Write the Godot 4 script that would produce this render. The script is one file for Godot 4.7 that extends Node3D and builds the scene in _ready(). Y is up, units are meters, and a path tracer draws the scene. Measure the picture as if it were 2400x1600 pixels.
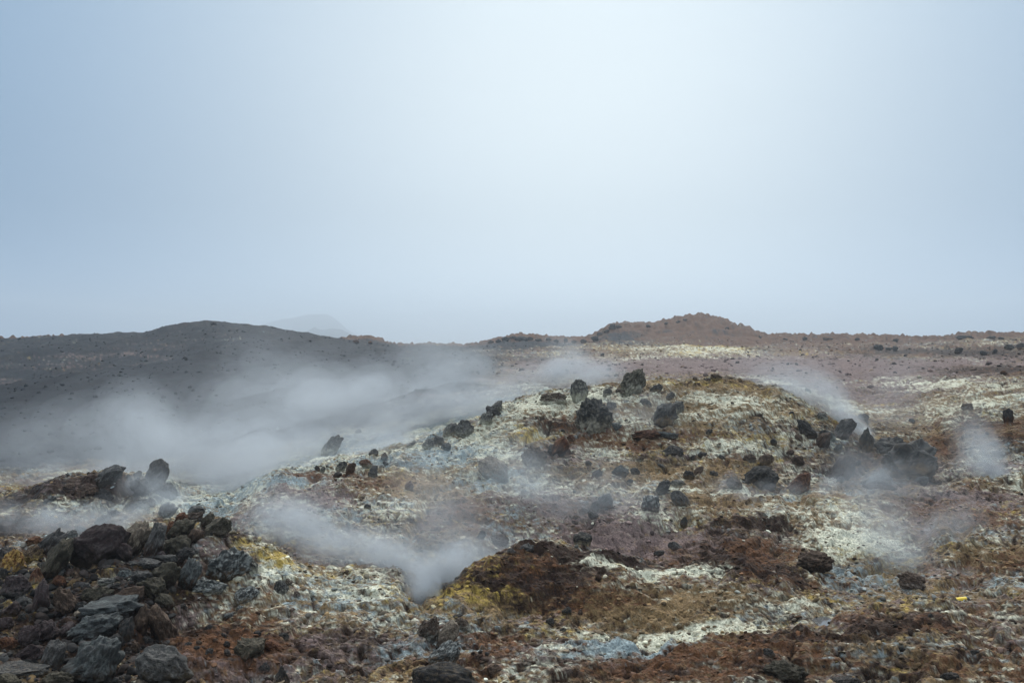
extends Node3D
# A steaming geothermal field: a rock pile and sulphur-stained mounds in front, a dark slag hill and a red hill behind, fog over all.

const EYE := 3.2            # height of the lens over the floor of the hollow
const F := 2300.0           # focal length in picture units (a frame of 2352 x 1568)
const CX := 1176.0
const CY := 784.0
const CLASSES := 8

var lines := []             # feature lines of the land: each an array of Vector3(angle, distance, height)
var table_r := []           # per table column: distances, heights and slopes for the interpolation outwards
var table_h := []
var table_m := []
const TN := 720
var n_big := FastNoiseLite.new()
var n_mid := FastNoiseLite.new()
var n_rough := FastNoiseLite.new()
var n_fine := FastNoiseLite.new()
var n_patch := FastNoiseLite.new()
var n_speck := FastNoiseLite.new()
var n_rock := FastNoiseLite.new()
var rng := RandomNumberGenerator.new()

var cols := PackedFloat32Array()
var rows := PackedFloat32Array()
var NC := 0
var NR := 0
var weight := []            # per class a PackedFloat32Array over the grid
var row_pos := []
var row_col := []
var row_nor := []
var ground_pos := PackedVector3Array()
var ground_col := PackedColorArray()
var flats := []             # level spots: [x, z, rx, rz, level]

# white crust, sulphur, rust, dark brown, pink clay, blue-grey clay, black slag, tan
const TINT := [Color(0.60, 0.59, 0.455), Color(0.40, 0.285, 0.07), Color(0.098, 0.045, 0.021), Color(0.030, 0.0175, 0.012), Color(0.16, 0.115, 0.105), Color(0.24, 0.29, 0.295), Color(0.012, 0.015, 0.020), Color(0.175, 0.115, 0.056)]

var taken := {}
var ico := {}
var rock_jobs := []
var rock_out := []
var mats := {}


func _ready() -> void:
	setup_noise()
	# camera
	var cam := Camera3D.new()
	cam.name = "camera"
	cam.position = Vector3(0, EYE, 0)
	cam.fov = rad_to_deg(2.0 * atan(784.0 / F))
	cam.near = 0.1
	cam.far = 4000.0
	add_child(cam)
	# sky, fog and exposure
	var e := Environment.new()
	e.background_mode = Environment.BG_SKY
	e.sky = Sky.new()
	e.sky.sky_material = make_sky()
	e.tonemap_mode = Environment.TONE_MAPPER_LINEAR
	e.tonemap_exposure = 2.0
	e.volumetric_fog_enabled = true      # thin fog that scatters light forwards, as water droplets do
	e.volumetric_fog_density = 0.0015
	e.volumetric_fog_albedo = Color(0.91, 0.96, 1.0)
	e.volumetric_fog_anisotropy = 0.7
	e.sdfgi_enabled = true
	e.ssao_enabled = true
	e.ssil_enabled = true
	var we := WorldEnvironment.new()
	we.name = "environment"
	we.environment = e
	add_child(we)
	# the sun, behind cloud
	var sun := DirectionalLight3D.new()
	sun.name = "sun"
	sun.light_energy = 0.5
	sun.light_angular_distance = 14.0
	sun.light_color = Color(1.0, 0.99, 0.97)
	sun.shadow_enabled = true
	sun.sky_mode = DirectionalLight3D.SKY_MODE_LIGHT_ONLY
	sun.rotation = Vector3(deg_to_rad(-46), deg_to_rad(172), 0)
	add_child(sun)

	setup_land()
	build_ground()
	far_hills()
	puddle()
	rocks()
	gravel()
	tube()
	steam()


# ------------------------------------------------------------------ sky

func make_sky() -> PanoramaSkyMaterial:
	var w := 1024
	var h := 512
	var im := Image.create(w, h, false, Image.FORMAT_RGBF)
	var cloud := FastNoiseLite.new()
	cloud.seed = 8
	cloud.noise_type = FastNoiseLite.TYPE_PERLIN
	cloud.frequency = 1.6
	cloud.fractal_octaves = 4
	cloud.fractal_gain = 0.4
	var glow := Vector3(sin(0.075) * cos(0.245), sin(0.245), -cos(0.075) * cos(0.245))
	for j in h:
		var up := PI * (0.5 - (j + 0.5) / h)
		for i in w:
			var a := TAU * (i + 0.5) / w
			var d := Vector3(sin(a) * cos(up), sin(up), -cos(a) * cos(up))
			var g := acos(clampf(d.dot(glow), -1, 1))
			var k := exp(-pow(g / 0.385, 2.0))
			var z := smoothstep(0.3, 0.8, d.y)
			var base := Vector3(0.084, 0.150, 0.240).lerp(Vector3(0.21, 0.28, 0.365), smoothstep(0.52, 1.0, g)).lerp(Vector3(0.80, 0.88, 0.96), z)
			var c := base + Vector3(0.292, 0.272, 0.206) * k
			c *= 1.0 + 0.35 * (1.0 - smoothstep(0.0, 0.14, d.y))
			c *= 1.0 + 0.09 * cloud.get_noise_3dv(d * Vector3(1, 2.6, 1))
			if d.y < 0:
				c = Vector3(0.2, 0.2, 0.21)
			im.set_pixel(i, j, Color(c.x, c.y, c.z))
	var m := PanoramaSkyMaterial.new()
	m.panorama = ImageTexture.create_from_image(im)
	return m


# ------------------------------------------------------------------ land

func setup_noise() -> void:
	var k := 0
	for n in [n_big, n_mid, n_rough, n_fine, n_patch, n_speck, n_rock]:
		n.seed = 11 + k * 7
		n.noise_type = FastNoiseLite.TYPE_SIMPLEX_SMOOTH if k < 6 else FastNoiseLite.TYPE_SIMPLEX
		n.fractal_type = FastNoiseLite.FRACTAL_FBM
		k += 1
	n_big.frequency = 0.12
	n_big.fractal_octaves = 3
	n_mid.frequency = 0.75
	n_mid.fractal_octaves = 3
	n_rough.frequency = 1.5
	n_rough.fractal_type = FastNoiseLite.FRACTAL_RIDGED
	n_rough.fractal_octaves = 3
	n_fine.frequency = 7.0
	n_fine.fractal_octaves = 3
	n_fine.fractal_gain = 0.35
	n_patch.frequency = 0.9
	n_patch.fractal_octaves = 4
	n_patch.fractal_gain = 0.6
	n_speck.frequency = 8.0
	n_speck.fractal_octaves = 3
	n_speck.fractal_gain = 0.65
	n_rock.frequency = 1.0
	n_rock.fractal_octaves = 2
	rng.seed = 4


func line(list: Array) -> void:
	# knots (picture x, depth, picture y at which the land lies there)
	var out := []
	for p in list:
		var u: float = (p.x - CX) / F
		out.append(Vector3(atan(u), p.y * sqrt(1 + u * u), EYE - p.y * (p.z - CY) / F))
	var a: Vector3 = out[0]
	var b: Vector3 = out[-1]
	out.push_front(Vector3(-PI, (a.y + b.y) / 2, (a.z + b.z) / 2))
	out.append(Vector3(PI, (a.y + b.y) / 2, (a.z + b.z) / 2))
	lines.append(out)


func pchip_slopes(x: Array, y: Array) -> Array:
	var n := x.size()
	var m := []
	m.resize(n)
	m[0] = 0.0
	m[n - 1] = 0.0
	for i in range(1, n - 1):
		var a: float = (y[i] - y[i - 1]) / (x[i] - x[i - 1])
		var b: float = (y[i + 1] - y[i]) / (x[i + 1] - x[i])
		m[i] = 0.0 if a * b <= 0 else 2.0 * a * b / (a + b)
	return m


func pchip(x, y, m, t: float) -> float:
	var n: int = x.size()
	if t <= x[0]:
		return y[0]
	if t >= x[n - 1]:
		return y[n - 1]
	var i := 0
	var j := n - 1
	while j - i > 1:
		var k := (i + j) >> 1
		if x[k] <= t:
			i = k
		else:
			j = k
	var h: float = x[j] - x[i]
	var s: float = (t - x[i]) / h
	var s2: float = s * s
	var s3: float = s2 * s
	return y[i] * (2 * s3 - 3 * s2 + 1) + m[i] * h * (s3 - 2 * s2 + s) + y[j] * (3 * s2 - 2 * s3) + m[j] * h * (s3 - s2)


func v(x: float, d: float, y: float) -> Vector3:
	return Vector3(x, d, y)


func setup_land() -> void:
	# from the lower edge of the view outwards
	line([v(-400, 8.6, 1560), v(0, 8.6, 1590), v(350, 8.6, 1625), v(700, 8.6, 1650), v(1176, 8.6, 1655), v(1700, 8.6, 1640), v(2352, 8.6, 1620), v(2750, 8.6, 1600)])
	line([v(-400, 10.4, 1380), v(0, 10.4, 1420), v(250, 10.4, 1420), v(430, 10.5, 1460), v(600, 10.5, 1490), v(900, 10.4, 1500), v(1100, 10.5, 1505), v(1500, 10.3, 1496), v(1700, 10.3, 1480), v(1880, 10.5, 1438), v(2060, 10.7, 1404), v(2200, 10.9, 1388), v(2352, 11, 1375), v(2750, 11, 1360)])
	line([v(-400, 11.8, 1320), v(0, 11.8, 1320), v(250, 11.8, 1310), v(400, 11.7, 1320), v(520, 11.6, 1350), v(650, 11.5, 1400), v(800, 11.4, 1425), v(900, 11.4, 1430), v(960, 11.5, 1420), v(1050, 11.4, 1440), v(1240, 11.2, 1478), v(1500, 11.1, 1490), v(1690, 11.2, 1468), v(1850, 11.6, 1425), v(1920, 11.7, 1409), v(2060, 11.9, 1396), v(2200, 12.1, 1380), v(2352, 12.2, 1368), v(2750, 12.2, 1368)])
	line([v(-400, 13, 1245), v(0, 13, 1250), v(150, 13, 1245), v(270, 13, 1275), v(340, 12.9, 1235), v(420, 12.8, 1205), v(480, 12.8, 1210), v(560, 12.8, 1232), v(620, 12.7, 1262), v(700, 12.6, 1305), v(780, 12.5, 1330), v(860, 12.4, 1340), v(912, 12.3, 1342), v(940, 12.2, 1375), v(965, 12.1, 1395), v(1000, 12.1, 1378), v(1060, 12.3, 1340), v(1150, 12.8, 1290), v(1240, 13.3, 1252), v(1330, 13.3, 1264), v(1400, 13.2, 1280), v(1500, 13.2, 1302), v(1600, 13.2, 1297), v(1690, 13.1, 1286), v(1770, 12.9, 1315), v(1850, 12.8, 1350), v(1930, 12.7, 1378), v(2060, 12.9, 1370), v(2200, 13.1, 1355), v(2352, 13.3, 1330), v(2750, 13.3, 1300)])
	line([v(-400, 14.6, 1240), v(0, 14.6, 1275), v(270, 14.4, 1290), v(480, 14.3, 1275), v(620, 14.1, 1290), v(760, 14, 1300), v(960, 14, 1302), v(1150, 14.3, 1310), v(1240, 14.7, 1300), v(1500, 14.6, 1300), v(1690, 14.6, 1292), v(1880, 14.5, 1292), v(2000, 14.6, 1290), v(2110, 14.6, 1292), v(2180, 14.6, 1250), v(2260, 14.7, 1232), v(2352, 14.8, 1222), v(2750, 14.8, 1190)])
	line([v(-400, 16.4, 1190), v(0, 16.4, 1215), v(270, 16.2, 1225), v(420, 16.4, 1215), v(520, 16.8, 1190), v(640, 16.5, 1160), v(760, 16.3, 1175), v(900, 16, 1195), v(1050, 16, 1190), v(1240, 16.3, 1190), v(1400, 16.3, 1185), v(1520, 16.6, 1160), v(1690, 16.8, 1148), v(1880, 17, 1142), v(2000, 17, 1140), v(2150, 17, 1136), v(2352, 17, 1135), v(2750, 17, 1100)])
	line([v(-400, 18.5, 1150), v(0, 18.5, 1158), v(60, 18.5, 1140), v(130, 18.5, 1106), v(250, 18.5, 1096), v(330, 18.5, 1100), v(390, 18.5, 1125), v(440, 18.6, 1152), v(520, 18.8, 1150), v(600, 18.2, 1108), v(640, 18, 1093), v(760, 18.3, 1088), v(900, 18.3, 1092), v(1050, 18.5, 1080), v(1240, 18.7, 1062), v(1400, 18.8, 1055), v(1520, 18.8, 1058), v(1690, 18.3, 1090), v(1880, 18.3, 1115), v(2000, 18.3, 1118), v(2150, 18.5, 1105), v(2260, 18.8, 1060), v(2352, 18.8, 1045), v(2750, 18.8, 1000)])
	line([v(-400, 22, 1120), v(0, 22, 1120), v(300, 22, 1122), v(440, 22, 1121), v(560, 21, 1113), v(640, 20, 1089), v(760, 19.7, 1070), v(860, 19.8, 1054), v(1000, 20.3, 1012), v(1100, 20.8, 970), v(1170, 21.2, 926), v(1300, 21.7, 900), v(1440, 22, 884), v(1560, 22.3, 873), v(1660, 22.3, 872), v(1750, 22.2, 880), v(1830, 21.8, 915), v(1900, 21.5, 950), v(2000, 21.2, 990), v(2100, 21.2, 1000), v(2200, 21.5, 965), v(2352, 22, 930), v(2750, 22, 880)])
	line([v(-400, 27, 1085), v(0, 27, 1083), v(440, 27, 1075), v(640, 26.5, 1055), v(860, 26.5, 1022), v(1000, 26.5, 990), v(1170, 27, 945), v(1300, 27, 928), v(1440, 27, 918), v(1660, 27, 910), v(1830, 27, 906), v(1900, 27, 915), v(2000, 27, 922), v(2100, 27, 915), v(2200, 27, 898), v(2352, 27, 882), v(2750, 27, 840)])
	line([v(-400, 38, 1010), v(0, 38, 985), v(440, 38, 958), v(640, 38, 940), v(860, 38, 908), v(1000, 38, 893), v(1170, 38, 880), v(1300, 38, 873), v(1440, 38, 868), v(1660, 38, 862), v(1830, 38, 862), v(2000, 38, 864), v(2200, 38, 852), v(2352, 38, 842), v(2750, 38, 815)])
	line([v(-400, 50, 960), v(0, 50, 894), v(150, 51, 868), v(300, 53, 848), v(400, 56, 829), v(480, 60, 812), v(560, 62, 806), v(700, 58, 832), v(860, 55, 852), v(1000, 55, 850), v(1170, 55, 845), v(1440, 55, 833), v(1700, 55, 830), v(2000, 55, 828), v(2200, 55, 820), v(2352, 55, 812), v(2750, 55, 790)])
	line([v(-400, 68, 915), v(0, 68, 905), v(150, 68, 878), v(300, 68, 853), v(400, 69, 830), v(480, 72, 809), v(560, 74, 785), v(640, 74, 790), v(700, 72, 808), v(860, 70, 828), v(1000, 70, 828), v(1170, 70, 826), v(1440, 70, 815), v(1560, 70, 798), v(1700, 70, 803), v(1800, 70, 815), v(2000, 70, 815), v(2200, 70, 806), v(2352, 70, 795), v(2750, 70, 775)])
	line([v(-400, 95, 800), v(0, 95, 781), v(150, 95, 773), v(300, 95, 766), v(340, 95, 761), v(400, 95, 748), v(490, 95, 740), v(560, 95, 748), v(640, 95, 758), v(700, 95, 768), v(780, 95, 781), v(850, 95, 792), v(900, 95, 797), v(1000, 95, 800), v(1200, 95, 800), v(1350, 95, 799), v(1500, 95, 801), v(1700, 95, 801), v(1800, 95, 796), v(2000, 95, 795), v(2150, 95, 790), v(2230, 95, 783), v(2352, 95, 780), v(2750, 95, 768)])
	line([v(-400, 130, 815), v(0, 130, 800), v(600, 130, 800), v(780, 130, 794), v(808, 130, 784), v(840, 130, 783), v(876, 130, 787), v(895, 130, 800), v(1080, 130, 800), v(1120, 130, 793), v(1160, 130, 781), v(1210, 130, 776), v(1260, 130, 781), v(1330, 130, 785), v(1370, 130, 777), v(1400, 130, 756), v(1430, 130, 749), v(1500, 130, 750), v(1550, 130, 738), v(1605, 130, 729), v(1650, 130, 738), v(1700, 130, 756), v(1770, 130, 776), v(1850, 130, 778), v(2000, 130, 779), v(2130, 130, 784), v(2180, 130, 782), v(2240, 130, 774), v(2352, 130, 777), v(2750, 130, 765)])
	line([v(-400, 200, 830), v(1176, 200, 830), v(2750, 200, 830)])
	line([v(-400, 500, 835), v(1176, 500, 835), v(2750, 500, 835)])
	var slopes := []
	for l in lines:
		var xs := []
		var rs := []
		var hs := []
		for p in l:
			xs.append(p.x)
			rs.append(p.y)
			hs.append(p.z)
		slopes.append([xs, rs, hs, pchip_slopes(xs, rs), pchip_slopes(xs, hs)])
	for i in TN + 1:
		# the table is fine in front of the lens and coarse behind
		var a := table_angle(i)
		var rs := [0.0, 2.5, 6.0]
		var hs := [1.5, 1.42, 0.75]
		for s in slopes:
			rs.append(pchip(s[0], s[1], s[3], a))
			hs.append(pchip(s[0], s[2], s[4], a))
		table_r.append(PackedFloat32Array(rs))
		table_h.append(PackedFloat32Array(hs))
		table_m.append(PackedFloat32Array(pchip_slopes(rs, hs)))


func table_angle(i: float) -> float:
	var s := 2.0 * i / TN - 1.0
	return PI * (0.15 * s + 0.85 * s * s * s)


func table_index(a: float) -> float:
	# the inverse of table_angle, by a few Newton steps
	var t := a / PI
	var s := clampf(t / 0.4, -1, 1) if absf(t) < 0.2 else signf(t) * pow(absf(t), 0.4)
	for k in 7:
		s -= (0.15 * s + 0.85 * s * s * s - t) / (0.15 + 2.55 * s * s)
	return clampf((s + 1.0) * 0.5 * TN, 0, TN)


func base_height(f: float, r: float) -> float:
	var i := mini(int(f), TN - 1)
	var t := f - i
	return lerpf(pchip(table_r[i], table_h[i], table_m[i], r), pchip(table_r[i + 1], table_h[i + 1], table_m[i + 1], r), t)


func relief(x: float, z: float, r: float, h: float, slag: float, crust := 0.0) -> float:
	# the uneven surface on top of the large shapes
	var near := 1.0 - smoothstep(26.0, 60.0, r)
	var rough := 1.0 - 0.75 * slag
	var far := smoothstep(40.0, 90.0, r)
	var d := n_big.get_noise_2d(x * 2.2, z * 2.2) * (0.07 + 0.10 * far)
	d += n_mid.get_noise_2d(x, z) * 0.10 * rough
	var rid := n_rough.get_noise_2d(x, z)
	d += rid * 0.075 * rough * (0.35 + 0.65 * near)
	d += slag * (n_rough.get_noise_2d(x * 0.09 + z * 0.02, z * 0.035) - 0.2) * 0.3
	if near > 0.0:
		var crumb := near * (1.0 - 0.6 * crust)
		var fine := n_fine.get_noise_2d(x * 0.6, z)
		d += (fine * 0.024 + maxf(0.0, fine) * 0.016) * crumb
		d += n_fine.get_noise_2d(x * 1.6 + 40.0, z * 2.6) * 0.006 * crumb
		d -= smoothstep(0.5, 1.0, n_rough.get_noise_2d(x * 0.9 + 60.0, z * 1.3)) * 0.05 * near
		d -= smoothstep(0.35, 0.9, n_rough.get_noise_2d(x * 0.24 + z * 0.09 + 5.0, z * 0.17)) * 0.13 * near
		# ledges of crust
		var q := (h + d) * 7.5 + n_mid.get_noise_2d(x * 0.7 + 90.0, z * 0.7) * 1.3
		var fl := floorf(q)
		var st := (fl + smoothstep(0.25, 0.8, q - fl) - q) / 7.5
		d += st * 0.4 * near * rough * smoothstep(-0.15, 0.25, n_big.get_noise_2d(x * 3.0 + 7.0, z * 3.0) + 0.1)
	if far > 0.0:
		d += absf(n_mid.get_noise_2d(x * 0.5, z * 0.5)) * 0.35 * far * rough
		d += (n_rough.get_noise_2d(x * 0.13, z * 0.16) * 0.75 + n_mid.get_noise_2d(x * 0.6, z * 0.6) * 0.15) * smoothstep(105.0, 122.0, r) * (1.0 - smoothstep(150.0, 200.0, r))
	d *= smoothstep(3.0, 8.0, r)
	return d


func level_spots(x: float, z: float, h: float) -> float:
	for s in flats:
		var q := Vector2((x - s[0]) / s[2], (z - s[1]) / s[3]).length()
		if q < 2.2:
			var bowl: float = s[4] - 0.035 + 0.05 * n_mid.get_noise_2d(x * 3.0, z * 3.0) + 0.03 * q * q
			h = lerpf(bowl, h, smoothstep(0.9, 2.2, q))
	return h


func ground(x: float, z: float) -> float:
	var r := Vector2(x, z).length()
	var h := base_height(table_index(atan2(x, -z)), r)
	return level_spots(x, z, h + relief(x, z, r, h, slag_at(x, z)))


func slag_at(x: float, z: float) -> float:
	# the smooth dark hill to the left
	var r := Vector2(x, z).length()
	var a := atan2(x, -z)
	return smoothstep(27.0, 34.0, r) * (1.0 - smoothstep(-0.10, 0.06, a)) * (1.0 - smoothstep(110.0, 125.0, r))


func ray(px: float, py: float, depth: float) -> Vector3:
	return Vector3((px - CX) / F * depth, EYE - (py - CY) / F * depth, -depth)


func hit(px: float, py: float, slack := 0.0, start := 8.3) -> float:
	# depth at which the sight line through that point of the view first meets the land
	var d := start
	while d < 200.0:
		var p := ray(px, py, d)
		if p.y - ground(p.x, p.z) < slack * d / F:
			return d
		d += 0.03 + (d - 8.0) * 0.003
	return d


# ------------------------------------------------------------------ ground sheet

func blob(px: float, py: float, rx: float, ry: float, what: Dictionary) -> void:
	# an oval patch of a ground colour, laid on the land round the place where it is seen
	var d0 := hit(px, py)
	var da := hit(px, py - ry)
	var db := hit(px, py + ry)
	if d0 > 195:
		return
	var x0 := (px - CX) / F * d0
	var back := clampf(da - d0, 0.15, d0 * 0.5)
	var front := clampf(d0 - db, 0.15, d0 * 0.4)
	var wx := rx / F * d0
	var a0 := atan2(x0 - wx * 2.0, d0)
	var a1 := atan2(x0 + wx * 2.0, d0)
	var j0 := cols.bsearch(a0)
	var j1 := cols.bsearch(a1)
	var i0 := maxi(rows.bsearch((d0 - front * 2.0) * 0.98), 0)
	var i1 := mini(rows.bsearch((d0 + back * 2.0) * 1.18), NR - 1)
	for i in range(i0, i1 + 1):
		var r := rows[i]
		for j in range(j0, mini(j1 + 1, NC)):
			var x := r * sin(cols[j])
			var dz := r * cos(cols[j]) - d0
			var qx := (x - x0) / wx
			var qz := dz / (back if dz > 0 else front)
			var q := qx * qx + qz * qz
			if q < 3.5:
				var k := exp(-q * 1.1)
				for c in what:
					weight[c][i * NC + j] += 1.3 * k * what[c]


func paint() -> void:
	const W := 0
	const Y := 1
	const R := 2
	const D := 3
	const P := 4
	const B := 5
	const K := 6
	const T := 7
	# valley and the slopes behind
	blob(900, 985, 420, 70, {W: 0.7, B: 0.6, T: -0.3, R: -0.6, D: -0.6})
	blob(620, 1090, 240, 60, {W: 0.6, B: 0.7, T: 0.3, R: -0.6, D: -0.3})
	blob(480, 1140, 130, 35, {W: 0.6, B: 0.8, T: 0.3, R: -0.4})
	blob(150, 950, 420, 130, {K: 1.6, W: -0.5, P: -0.3, T: -0.5, R: -0.5, B: -0.3})
	blob(650, 850, 300, 50, {K: 1.0, P: -0.4})
	blob(330, 800, 260, 26, {P: 0.5, D: 0.4, K: -0.3})
	blob(900, 925, 300, 25, {P: 1.0, W: 0.3})
	blob(1600, 838, 420, 28, {P: 1.7, W: -0.2})
	blob(1980, 838, 350, 40, {P: 1.5})
	blob(1280, 822, 170, 22, {K: 0.9, P: 0.6, R: 0.2})
	blob(1620, 806, 190, 16, {W: 1.3, Y: 1.0, T: 0.8, P: -0.6})
	blob(1450, 826, 140, 10, {W: 1.0, T: 0.4})
	blob(1600, 752, 130, 30, {R: 1.0, D: 0.4, P: 0.2, T: -0.4})
	blob(1660, 765, 50, 8, {K: 2.3})
	blob(1540, 760, 40, 7, {K: 2.3})
	blob(1600, 742, 16, 5, {K: 2.3})
	blob(1425, 772, 60, 18, {K: 2.6, D: 0.6})
	blob(1210, 788, 140, 12, {K: 2.6, P: 0.4})
	blob(1700, 772, 90, 16, {K: 0.9})
	blob(1830, 793, 300, 14, {R: 0.8, P: 0.5})
	blob(2280, 810, 200, 30, {R: 1.0, D: 1.5, P: 0.2})
	blob(2300, 850, 130, 28, {R: 1.0, D: 1.6})
	# right-hand slope
	blob(2160, 882, 130, 22, {W: 1.1, P: 0.4})
	blob(1780, 872, 80, 16, {W: 1.0})
	blob(1930, 900, 140, 35, {P: 1.2})
	blob(1960, 935, 240, 26, {T: 0.7, W: 0.6})
	blob(2270, 935, 150, 36, {W: 0.9, T: 0.5, B: 0.3})
	blob(2200, 1010, 170, 55, {R: 0.9, D: 0.5, T: 0.6})
	blob(2300, 990, 90, 40, {R: 0.8, D: 0.8})
	blob(2290, 1070, 90, 40, {W: 0.6, B: 0.5, P: 0.4})
	blob(2050, 1080, 160, 50, {P: 0.7, D: 0.5})
	# main mound
	blob(1700, 888, 170, 20, {Y: 0.9, T: 0.8, D: 0.3})
	blob(1600, 920, 220, 26, {W: 0.8, B: 0.2, T: 0.3})
	blob(1720, 935, 110, 30, {T: 0.8, W: 0.7})
	blob(1520, 960, 200, 40, {W: 0.6, T: 0.6, P: 0.3})
	blob(1140, 985, 160, 34, {W: 0.9, T: 0.4, Y: 0.3, B: 0.3, R: -0.3})
	blob(1240, 935, 110, 24, {W: 1.2, T: 0.4})
	blob(1060, 1045, 150, 36, {W: 0.7, B: 0.9, T: 0.5, D: 0.2})
	blob(1300, 975, 110, 18, {R: 1.1, D: 0.9, T: 0.3})
	blob(1235, 1004, 66, 18, {Y: 1.5, T: 0.4})
	blob(1270, 1035, 60, 30, {D: 1.0, R: 0.5})
	blob(1430, 1010, 200, 34, {R: 0.8, P: 0.6, D: 0.3})
	blob(1385, 1042, 70, 20, {W: 1.5})
	blob(1650, 1032, 130, 26, {W: 1.2, Y: 0.5, B: 0.2})
	blob(1560, 1100, 240, 44, {T: 0.9, P: 0.5})
	blob(1160, 1110, 130, 34, {W: 0.6, B: 0.7, T: 0.4})
	blob(700, 1094, 90, 14, {R: 1.8, D: 0.5})
	blob(860, 1110, 140, 30, {R: 1.3, D: 0.4, T: 0.3})
	blob(970, 1115, 100, 40, {Y: 0.7, T: 0.9})
	blob(1050, 1180, 95, 44, {D: 1.0, R: 1.1, Y: 0.4})
	blob(700, 1155, 150, 34, {P: 1.1, R: 0.3})
	blob(820, 1180, 200, 30, {W: 0.4, B: 0.6, P: 0.6})
	blob(1300, 1200, 230, 70, {P: 1.0, R: 0.3, W: 0.2})
	blob(1340, 1180, 60, 36, {D: 0.8})
	blob(1480, 1190, 60, 40, {W: 0.6, B: 0.4})
	blob(1620, 1165, 240, 30, {T: 0.8, W: 0.4})
	# scarp and floor to the right
	blob(1700, 1128, 240, 12, {W: 1.2, B: 0.7})
	blob(1980, 1205, 120, 60, {W: 1.3, Y: 0.7, T: 0.3, R: -0.4, D: -0.4})
	blob(1850, 1190, 90, 40, {T: 0.7, W: 0.5, P: 0.5})
	blob(1700, 1205, 150, 16, {D: 1.3, R: 0.4})
	blob(1520, 1245, 170, 40, {P: 1.2, T: 0.5, W: 0.3})
	blob(1700, 1255, 150, 22, {R: 0.9, D: 0.8})
	blob(2220, 1180, 170, 50, {R: 0.8, P: 0.6})
	blob(2250, 1140, 160, 16, {D: 0.6, P: 0.7})
	blob(1960, 1265, 110, 26, {W: 1.2, Y: 0.5})
	blob(1940, 1325, 150, 24, {B: 1.1, T: 0.4})
	blob(1840, 1296, 70, 10, {Y: 0.9, T: 0.6})
	blob(2060, 1368, 170, 16, {T: 0.8, B: 0.5})
	blob(2280, 1270, 110, 34, {R: 0.7, T: 0.8, W: 0.3})
	blob(2300, 1340, 90, 14, {B: 1.0, W: 0.5})
	# front ridge
	blob(1090, 1345, 95, 40, {Y: 1.4, D: 1.2, T: 0.6, W: -0.3, P: -0.5})
	blob(1240, 1325, 170, 56, {R: 1.5, D: 1.4, Y: 0.5, T: 0.4, P: -0.6, B: -0.5, W: -0.3})
	blob(1270, 1256, 80, 10, {D: 2.2, R: 0.6})
	blob(1430, 1283, 110, 9, {D: 2.2, R: 0.9})
	blob(1350, 1292, 60, 20, {W: 1.2, R: 0.3})
	blob(1480, 1322, 130, 16, {W: 1.6, Y: 0.3})
	blob(1630, 1312, 90, 14, {W: 1.4, T: 0.4})
	blob(1580, 1385, 230, 40, {T: 1.4, D: 0.7, W: 0.5, R: 0.4, P: -0.6})
	blob(1400, 1390, 170, 36, {R: 0.9, D: 0.7, T: 0.3})
	blob(1760, 1318, 130, 26, {D: 1.8, R: 1.5, P: -0.5})
	blob(1610, 1446, 230, 18, {W: 1.7, Y: 0.2, B: 0.2})
	blob(1850, 1385, 70, 14, {W: 1.3, T: 0.6})
	blob(1440, 1484, 120, 8, {B: 1.8, D: -0.5, R: -0.5})
	# foreground
	blob(2010, 1445, 300, 30, {D: 1.5, R: 0.8})
	blob(1480, 1530, 240, 34, {R: 1.1, D: 0.7})
	blob(1800, 1535, 280, 34, {T: 0.5, R: 0.8, D: 0.8})
	blob(2080, 1495, 240, 24, {W: 0.5, T: 0.4, B: 0.5, D: 0.3})
	blob(2240, 1530, 160, 34, {R: 0.7, D: 0.9, T: 0.4})
	blob(1160, 1480, 120, 36, {R: 1.2, D: 0.3})
	blob(1290, 1500, 110, 34, {W: 1.0, B: 0.5, P: 0.3})
	blob(820, 1500, 200, 40, {P: 0.9, B: 0.4, D: 0.3})
	blob(1060, 1550, 120, 30, {R: 0.9, D: 0.6, P: 0.4})
	# ridge beside the pile
	blob(540, 1232, 60, 8, {Y: 1.1, D: 0.7, W: 0.5})
	blob(630, 1275, 60, 18, {Y: 1.0, T: 0.6, D: 0.5, W: 0.6})
	blob(720, 1335, 130, 36, {W: 0.8, Y: 0.8, T: 0.6, B: 0.3, R: -0.4})
	blob(860, 1355, 70, 16, {Y: 1.0, W: 0.6, D: 0.2})
	blob(800, 1400, 150, 40, {W: 0.6, B: 0.8, T: 0.6, P: 0.3})
	blob(510, 1270, 70, 30, {W: 0.8, P: 0.6, T: 0.3})
	blob(520, 1470, 150, 36, {R: 1.5, D: 0.8})
	blob(600, 1420, 100, 30, {R: 0.8, D: 0.6, T: 0.4})
	blob(435, 1425, 34, 44, {W: 0.6, P: 0.8, T: 0.4})
	blob(470, 1530, 120, 26, {P: 0.8, R: 0.7, D: 0.4})
	blob(180, 1440, 240, 130, {D: 1.2, K: 1.2, W: -0.7, T: -0.6, B: -0.4})
	blob(330, 1330, 110, 90, {D: 0.9, K: 0.9, W: -0.6, T: -0.5})
	blob(268, 1330, 50, 22, {W: 1.5, B: 0.9, D: -0.8, K: -0.6})
	# mound behind the pile
	blob(230, 1125, 170, 40, {R: 0.3, D: 1.5, K: 0.8, P: 0.2, T: -0.4})
	blob(385, 1155, 60, 24, {W: 1.0, B: 0.5})
	blob(60, 1150, 120, 45, {K: 1.3, P: 0.5, D: 0.5, T: -0.6, R: -0.5, W: -0.3})
	blob(60, 1215, 120, 20, {K: 1.2, D: 0.7, W: -0.5, T: -0.5})
	blob(200, 825, 330, 34, {P: 0.5, B: 0.1})


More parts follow.
